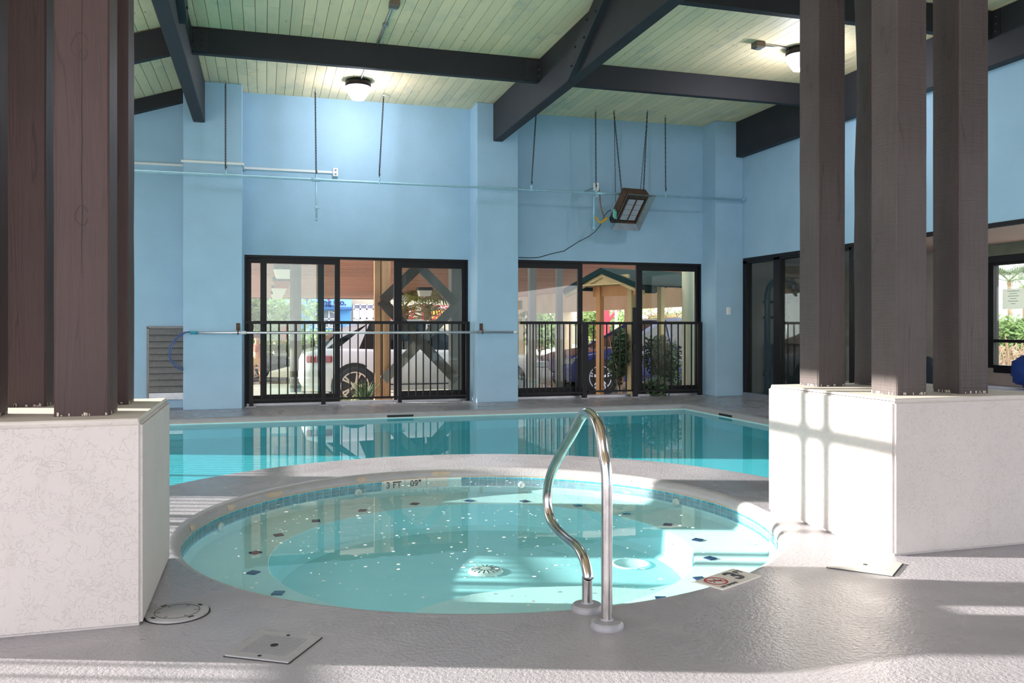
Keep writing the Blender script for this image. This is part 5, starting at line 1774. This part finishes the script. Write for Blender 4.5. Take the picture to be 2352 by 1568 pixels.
def palm(lab, base, zt, tr, fl, nf, m=M_PALM, skirt=True, seed=1, droop=.8):
    rnd = random.Random(seed)
    t = thing('palm_tree', lab, 'palm', base, 'palm trees outside')
    top = Vector((base[0], base[1], zt))
    MB().tube([base, (base[0] + .04, base[1], (base[2] + zt) / 2), top], [tr * 1.15, tr, tr * .9], 10).build('trunk', M_PALMTRUNK, t, True)
    if skirt:
        sk = MB()
        for k in range(70):
            a = rnd.uniform(0, 6.28); z = zt - rnd.uniform(0, .9)
            p0 = Vector((base[0] + math.cos(a) * tr, base[1] + math.sin(a) * tr, z))
            p1 = p0 + Vector((math.cos(a) * .38, math.sin(a) * .38, rnd.uniform(-.05, .25)))
            sk.bar(p0, p1, .05, .03)
        sk.build('boot_stubs', M_TWIG, t)
    for k in range(nf):
        a = 2 * math.pi * k / nf + rnd.uniform(-.2, .2)
        el = rnd.uniform(-.25, 1.1)
        dirv = Vector((math.cos(a) * math.cos(el), math.sin(a) * math.cos(el), math.sin(el)))
        mb = MB()
        hub = top + dirv * fl * .45 + Vector((0, 0, -.04 * fl))
        mb.bar(top, hub, .03, .02)
        side = dirv.cross(Vector((0, 0, 1))).normalized()
        up = side.cross(dirv)
        for q_ in range(15):
            fa = -1.35 + 2.7 * q_ / 14
            dd = dirv * math.cos(fa) + side * math.sin(fa)
            L = fl * (.62 - .12 * abs(fa))
            e = hub + dd * L * .6
            tip = hub + dd * L + Vector((0, 0, -droop * L * .4))
            ww = side * math.cos(fa) * .022 * fl - dirv * math.sin(fa) * .022 * fl
            mb.add([hub, e - ww, e + ww, tip], [(0, 1, 2), (1, 3, 2)])
        mb.build('frond', m, t)
    return t
palm('palm with a shaggy brown trunk before the red sale signs', gpt(981, 34), 1.95, .17, 1.35, 11, seed=2, droop=1.2)
palm('palm whose hanging fronds show left of the sale sign', gpt(928, 39), 2.05, .17, 1.3, 9, seed=3, droop=1.4)
palm('stubby palm beyond the beige fascia at the right door', gpt(1532, 36), 1.65, .42, 1.1, 11, seed=4, droop=.5)
palm('small yellow-green palm left of the stubby one', gpt(1497, 40), 1.6, .2, 1.2, 9, seed=5, droop=.9)
for px, d, rx, h, lab in ((1425, 48, 2.4, 3.0, 'leafy green tree seen between the shelter posts'), (1365, 44, 1.2, 2.6, 'light green shrub left of the shelter post'), (1240, 40, 1.4, 2.6, 'green shrub seen in the left panel of the right door'), (1585, 50, 2.0, 2.4, 'distant green tree right of the stubby palm')):
    bush('far_tree', lab, gpt(px, d), rx, rx, h, 1300, .16, M_LEAF, px, True, 'tree', HG)
# outside the gym window
palm('fan palm seen at the top of the gym window', at_d(2318, HY, 27) * 1.0 + Vector((0, 0, GZ - 1.1)), 2.55, .07, .95, 14, mat('fan_palm_green', (.10, .15, .08), .6, vcol=(.2, .25, .12), vscale=3), False, 6, .5)
palm('second fan palm at the right of the gym window', at_d(2352, HY, 30) + Vector((0, 0, GZ - 1.1)), 2.5, .07, .9, 12, MATS['fan_palm_green'], False, 7, .5)
bush('garden_shrub', 'green garden shrub outside the gym window', gpt(2330, 19), .9, .9, 1.75, 2200, .07, M_LEAF, 21, low=.35)
bush('garden_shrub', 'taller yellow-green garden shrub at the left of the gym window', gpt(2286, 22), .8, .8, 1.8, 1600, .07, M_PALM, 22, low=.3)
t = bush('twiggy_shrub', 'dry twiggy shrub low outside the gym window', gpt(2322, 16.5), .8, .6, 1.05, 500, .06, M_TWIG, 23)
tb = MB(); rnd = random.Random(9); b0 = gpt(2322, 16.5)
for k in range(150):
    x0 = b0.x + rnd.uniform(-.9, .9); y0 = b0.y + rnd.uniform(-.5, .5)
    tb.bar((x0, y0, GZ), (x0 + rnd.uniform(-.4, .4), y0 + rnd.uniform(-.3, .3), GZ + rnd.uniform(.5, 1.2)), .014, .014)
tb.build('bare_stems', M_TWIG, t)

# --- shops across the road
D1 = 60.0
def wall_pt(px, py, Y=None):
    return at_y(px, py, YSH)
YSH = 60.0
t = thing('blue_shop', 'bright blue shop front with lettered sign across the road', 'building', (wall_pt(720, 750).x, YSH, GZ))
x0, x1 = wall_pt(640, 750).x, wall_pt(806, 750).x
MB().box(x0, x1, YSH, YSH + 8, GZ, 4.2).build('shop_wall', M_SHOPBLUE, t)
zs0 = wall_pt(720, 709).z
MB().box(x0, x1, YSH - .5, YSH, zs0, 4.2).build('sign_band', M_SHOPSIGN, t)
MB().tube([(x0, YSH - .55, zs0), (x1, YSH - .55, zs0)], .13, 10).build('sign_moulding', M_SHOPTRIM, t, True)
q0 = wall_pt(746, 695)
sc_ = YSH / F
MS = frame_matrix((q0.x, YSH - .52, q0.z), (1, 0, 0), (0, 0, 1))
text('sign_letters', 'Trading Co.', M_SIGNBLUE, t, MS, 19 * sc_, .02)
q1 = wall_pt(745, 703.5)
text('sign_tagline', 'OF THE SEA', M_SIGNBLUE, t, frame_matrix((q1.x, YSH - .52, q1.z), (1, 0, 0), (0, 0, 1)), 8 * sc_, .02)
q2 = wall_pt(754, 685)
mb = MB()
mb.add([(q2.x - .35, YSH - .53, q2.z + .35), (q2.x + .35, YSH - .53, q2.z + .35), (q2.x, YSH - .53, q2.z - .2)], [(0, 1, 2)])
mb.build('sign_emblem', M_SIGNRED, t)
for a_, b_ in ((726, 770),):
    xa_, xb_ = wall_pt(a_, 750).x, wall_pt(b_, 750).x
    z0, z1 = wall_pt(a_, 752).z, wall_pt(a_, 712).z
    wnd = MB().box(xa_, xb_, YSH - .05, YSH, z0, z1).build('shop_window', M_SHOPGLASS, t)
    mb = MB()
    for k in range(4):
        xx_ = xa_ + (xb_ - xa_) * k / 3
        mb.box(xx_ - .05, xx_ + .05, YSH - .1, YSH - .04, z0, z1)
    for z in (z0, (z0 + z1) / 2, z1):
        mb.box(xa_, xb_, YSH - .1, YSH - .04, z - .04, z + .04)
    for k in range(16):
        a0, a1 = math.pi * k / 16 - math.pi / 2, math.pi * (k + 1) / 16 - math.pi / 2
        cx_, cz_ = (xa_ + xb_) / 2 + .3, (z0 + z1) / 2
        mb.bar((cx_ + .5 * math.cos(a0), YSH - .1, cz_ + .5 * math.sin(a0)), (cx_ + .5 * math.cos(a1), YSH - .1, cz_ + .5 * math.sin(a1)), .06, .08)
    mb.build('glazing_bars', M_SIGNWHITE, wnd)
MB().box(wall_pt(712, 750).x, wall_pt(720, 750).x, YSH - .15, YSH, GZ, zs0).build('wall_pilaster', M_SHOPSIGN, t)

YSH = 61.0
t = thing('cream_shop', 'cream shop building with gridded window right of the blue shop', 'building', (wall_pt(950, 750).x, YSH, GZ))
MB().box(wall_pt(805, 750).x, wall_pt(1360, 750).x, YSH, YSH + 8, GZ, 4.2).build('shop_wall', M_CREAM, t)
xa_, xb_ = wall_pt(812, 750).x, wall_pt(872, 750).x
z0, z1 = wall_pt(812, 752).z, wall_pt(812, 699).z
wnd = MB().box(xa_, xb_, YSH - .05, YSH, z0, z1).build('shop_window', M_SHOPGLASS, t)
MB().box(xa_, xb_, YSH - .08, YSH - .04, z0, z0 + (z1 - z0) * .80).build('window_blind', M_SIGNWHITE, wnd)
mb = MB()
for k in range(5):
    xx_ = xa_ + (xb_ - xa_) * k / 4
    mb.box(xx_ - .05, xx_ + .05, YSH - .13, YSH - .07, z0, z1)
for f_ in (0, .4, .8, 1):
    z = z0 + (z1 - z0) * f_
    mb.box(xa_, xb_, YSH - .13, YSH - .07, z - .05, z + .05)
mb.build('glazing_bars', M_SIGNWHITE, wnd)
def sale_sign(px0, px1, py0, py1, rows, lab):
    a_, b_ = wall_pt(px0, py1), wall_pt(px1, py0)
    s_ = thing('sale_sign', lab, 'sign', ((a_.x + b_.x) / 2, YSH - .08, a_.z), 'red sale signs across the road')
    MB().box(a_.x, b_.x, YSH - .14, YSH - .001, a_.z, b_.z).build('sign_board', M_SIGNRED, s_)
    for tx, fx, fy, sz, m_, sq in rows:
        c_ = Vector((a_.x + (b_.x - a_.x) * fx, YSH - .155, a_.z + (b_.z - a_.z) * fy))
        text('sign_letters', tx, m_, s_, frame_matrix(c_, (1, 0, 0), (0, 0, 1)), sz * YSH / F, .01, squash=sq)
    return s_
sale_sign(862, 949, 708, 764, (('CLEARANCE', .5, .78, 18, M_SIGNWHITE, .78), ('SUPER', .72, .42, 16, M_SIGNWHITE, .9)), 'red sale sign partly hidden behind the brown timber pole')
sale_sign(969, 1034, 701, 736, (('CLEARANCE', .5, .80, 13, M_SIGNWHITE, .85), ('75%', .6, .33, 27, M_SIGNYEL, .95)), 'red sale sign with a yellow 75% behind the shaggy palm')

# --- small wooden shelter with a green gable roof
pL, pR = at_d(1378, HY, 15.0), at_d(1450, HY, 14.4)
t = thing('wooden_shelter', 'small pine shelter with dark green gable roof outside the right door', 'shelter', ((pL.x + pR.x) / 2, (pL.y + pR.y) / 2, GZ))
ax = (pR - pL).normalized(); ax.z = 0; ax.normalize()
bk = Vector((-ax.y, ax.x, 0))
if bk.y < 0:
    bk = -bk
zh0, zh1 = at_d(1400, 680, 14.8).z, at_d(1400, 649, 14.8).z
for q_, m_ in ((pL, M_PINE), (pR, M_PINEY)):
    MB().obox((q_.x, q_.y, (GZ + zh1) / 2), ax * .05, bk * .05, (0, 0, (zh1 - GZ) / 2)).build('shelter_post', m_, t)
for q_ in (pL, pR):
    c_ = q_ + bk * 1.6
    MB().obox((c_.x, c_.y, (GZ + zh1) / 2), ax * .05, bk * .05, (0, 0, (zh1 - GZ) / 2)).build('shelter_post', M_PINEY, t)
MB().obox(((pL.x + pR.x) / 2, (pL.y + pR.y) / 2, (zh0 + zh1) / 2), ax * ((pR - pL).length / 2 + .16), bk * .02, (0, 0, (zh1 - zh0) / 2)).build('header_beam', M_PINE, t)
cc = (pL + pR) / 2
cc.z = 0
apx = at_d(1385, 612, 14.2); eav = at_d(1505, 650, 13.7)
half = .95
zap, zev = apx.z, eav.z - .02
fr_ = cc - bk * .35
for s_ in (-1, 1):
    A0 = fr_ + Vector((0, 0, zap)); B0 = fr_ + ax * half * s_ + Vector((0, 0, zev))
    A1, B1 = A0 + bk * 2.4, B0 + bk * 2.4
    dn = Vector((0, 0, -.03))
    MB().add([A0, B0, B1, A1, A0 + dn, B0 + dn, B1 + dn, A1 + dn], [(0, 1, 2, 3), (7, 6, 5, 4), (0, 4, 5, 1), (1, 5, 6, 2), (2, 6, 7, 3), (3, 7, 4, 0)]).build('roof_slope', M_GREENROOF, t)
    MB().obox((A0 + B0) / 2 + Vector((0, 0, -.05)), (B0 - A0) / 2, bk * .012, (0, 0, .05)).build('barge_board', M_GREENROOF, t)
    C0, C1 = A0 + bk * .05 + Vector((0, 0, -.13)), B0 + bk * .05 + Vector((0, 0, -.13))
    MB().obox((C0 + C1) / 2, (C1 - C0) / 2, bk * .02, (0, 0, .035)).build('gable_rafter', M_PINEY, t)
MB().obox(fr_ + bk * .08 + Vector((0, 0, 1.905)), ax * half * .62, bk * .02, (0, 0, .07)).build('gable_tie', M_PINEY, t)
MB().obox(fr_ + bk * .3 + Vector((0, 0, 1.825)), ax * half * .78, bk * .3, (0, 0, .012)).build('ceiling_board', M_PINEY, t)

# --- cream round column
p = gpt(1582, 14.3)
t = thing('round_column', 'round cream column just outside the right door panel', 'column', p)
MB().lathe([(.115, GZ), (.115, ZS)], (p.x, p.y, 0), 24).build('column_shaft', M_COLUMN, t, True)
MB().lathe([(.15, GZ), (.15, GZ + .08), (.115, GZ + .10)], (p.x, p.y, 0), 24).build('column_base', M_COLUMN, t, 'auto')
p = gpt(1393, 42)
t = thing('red_frame', 'red painted frame seen between the shelter posts', 'frame', p)
MB().box(p.x - .12, p.x + .12, p.y - .1, p.y + .1, GZ, 1.9).build('frame_post', M_REDPAINT, t)
MB().bar((p.x, p.y, 1.3), (p.x + .6, p.y, 1.95), .14, .14, (0, 1, 0)).build('frame_brace', M_REDPAINT, t)
p = gpt(1415, 41)
t = thing('light_pole', 'thin white lamp pole seen between the shelter posts', 'pole', p)
MB().tube([(p.x, p.y, GZ), (p.x, p.y, 4.0)], .07, 8).build('pole_shaft', M_WHITEPL, t)
MB().lathe([(.13, GZ), (.13, GZ + .12), (.08, GZ + .16)], (p.x, p.y, 0), 10).build('pole_base', M_WHITEPL, t)
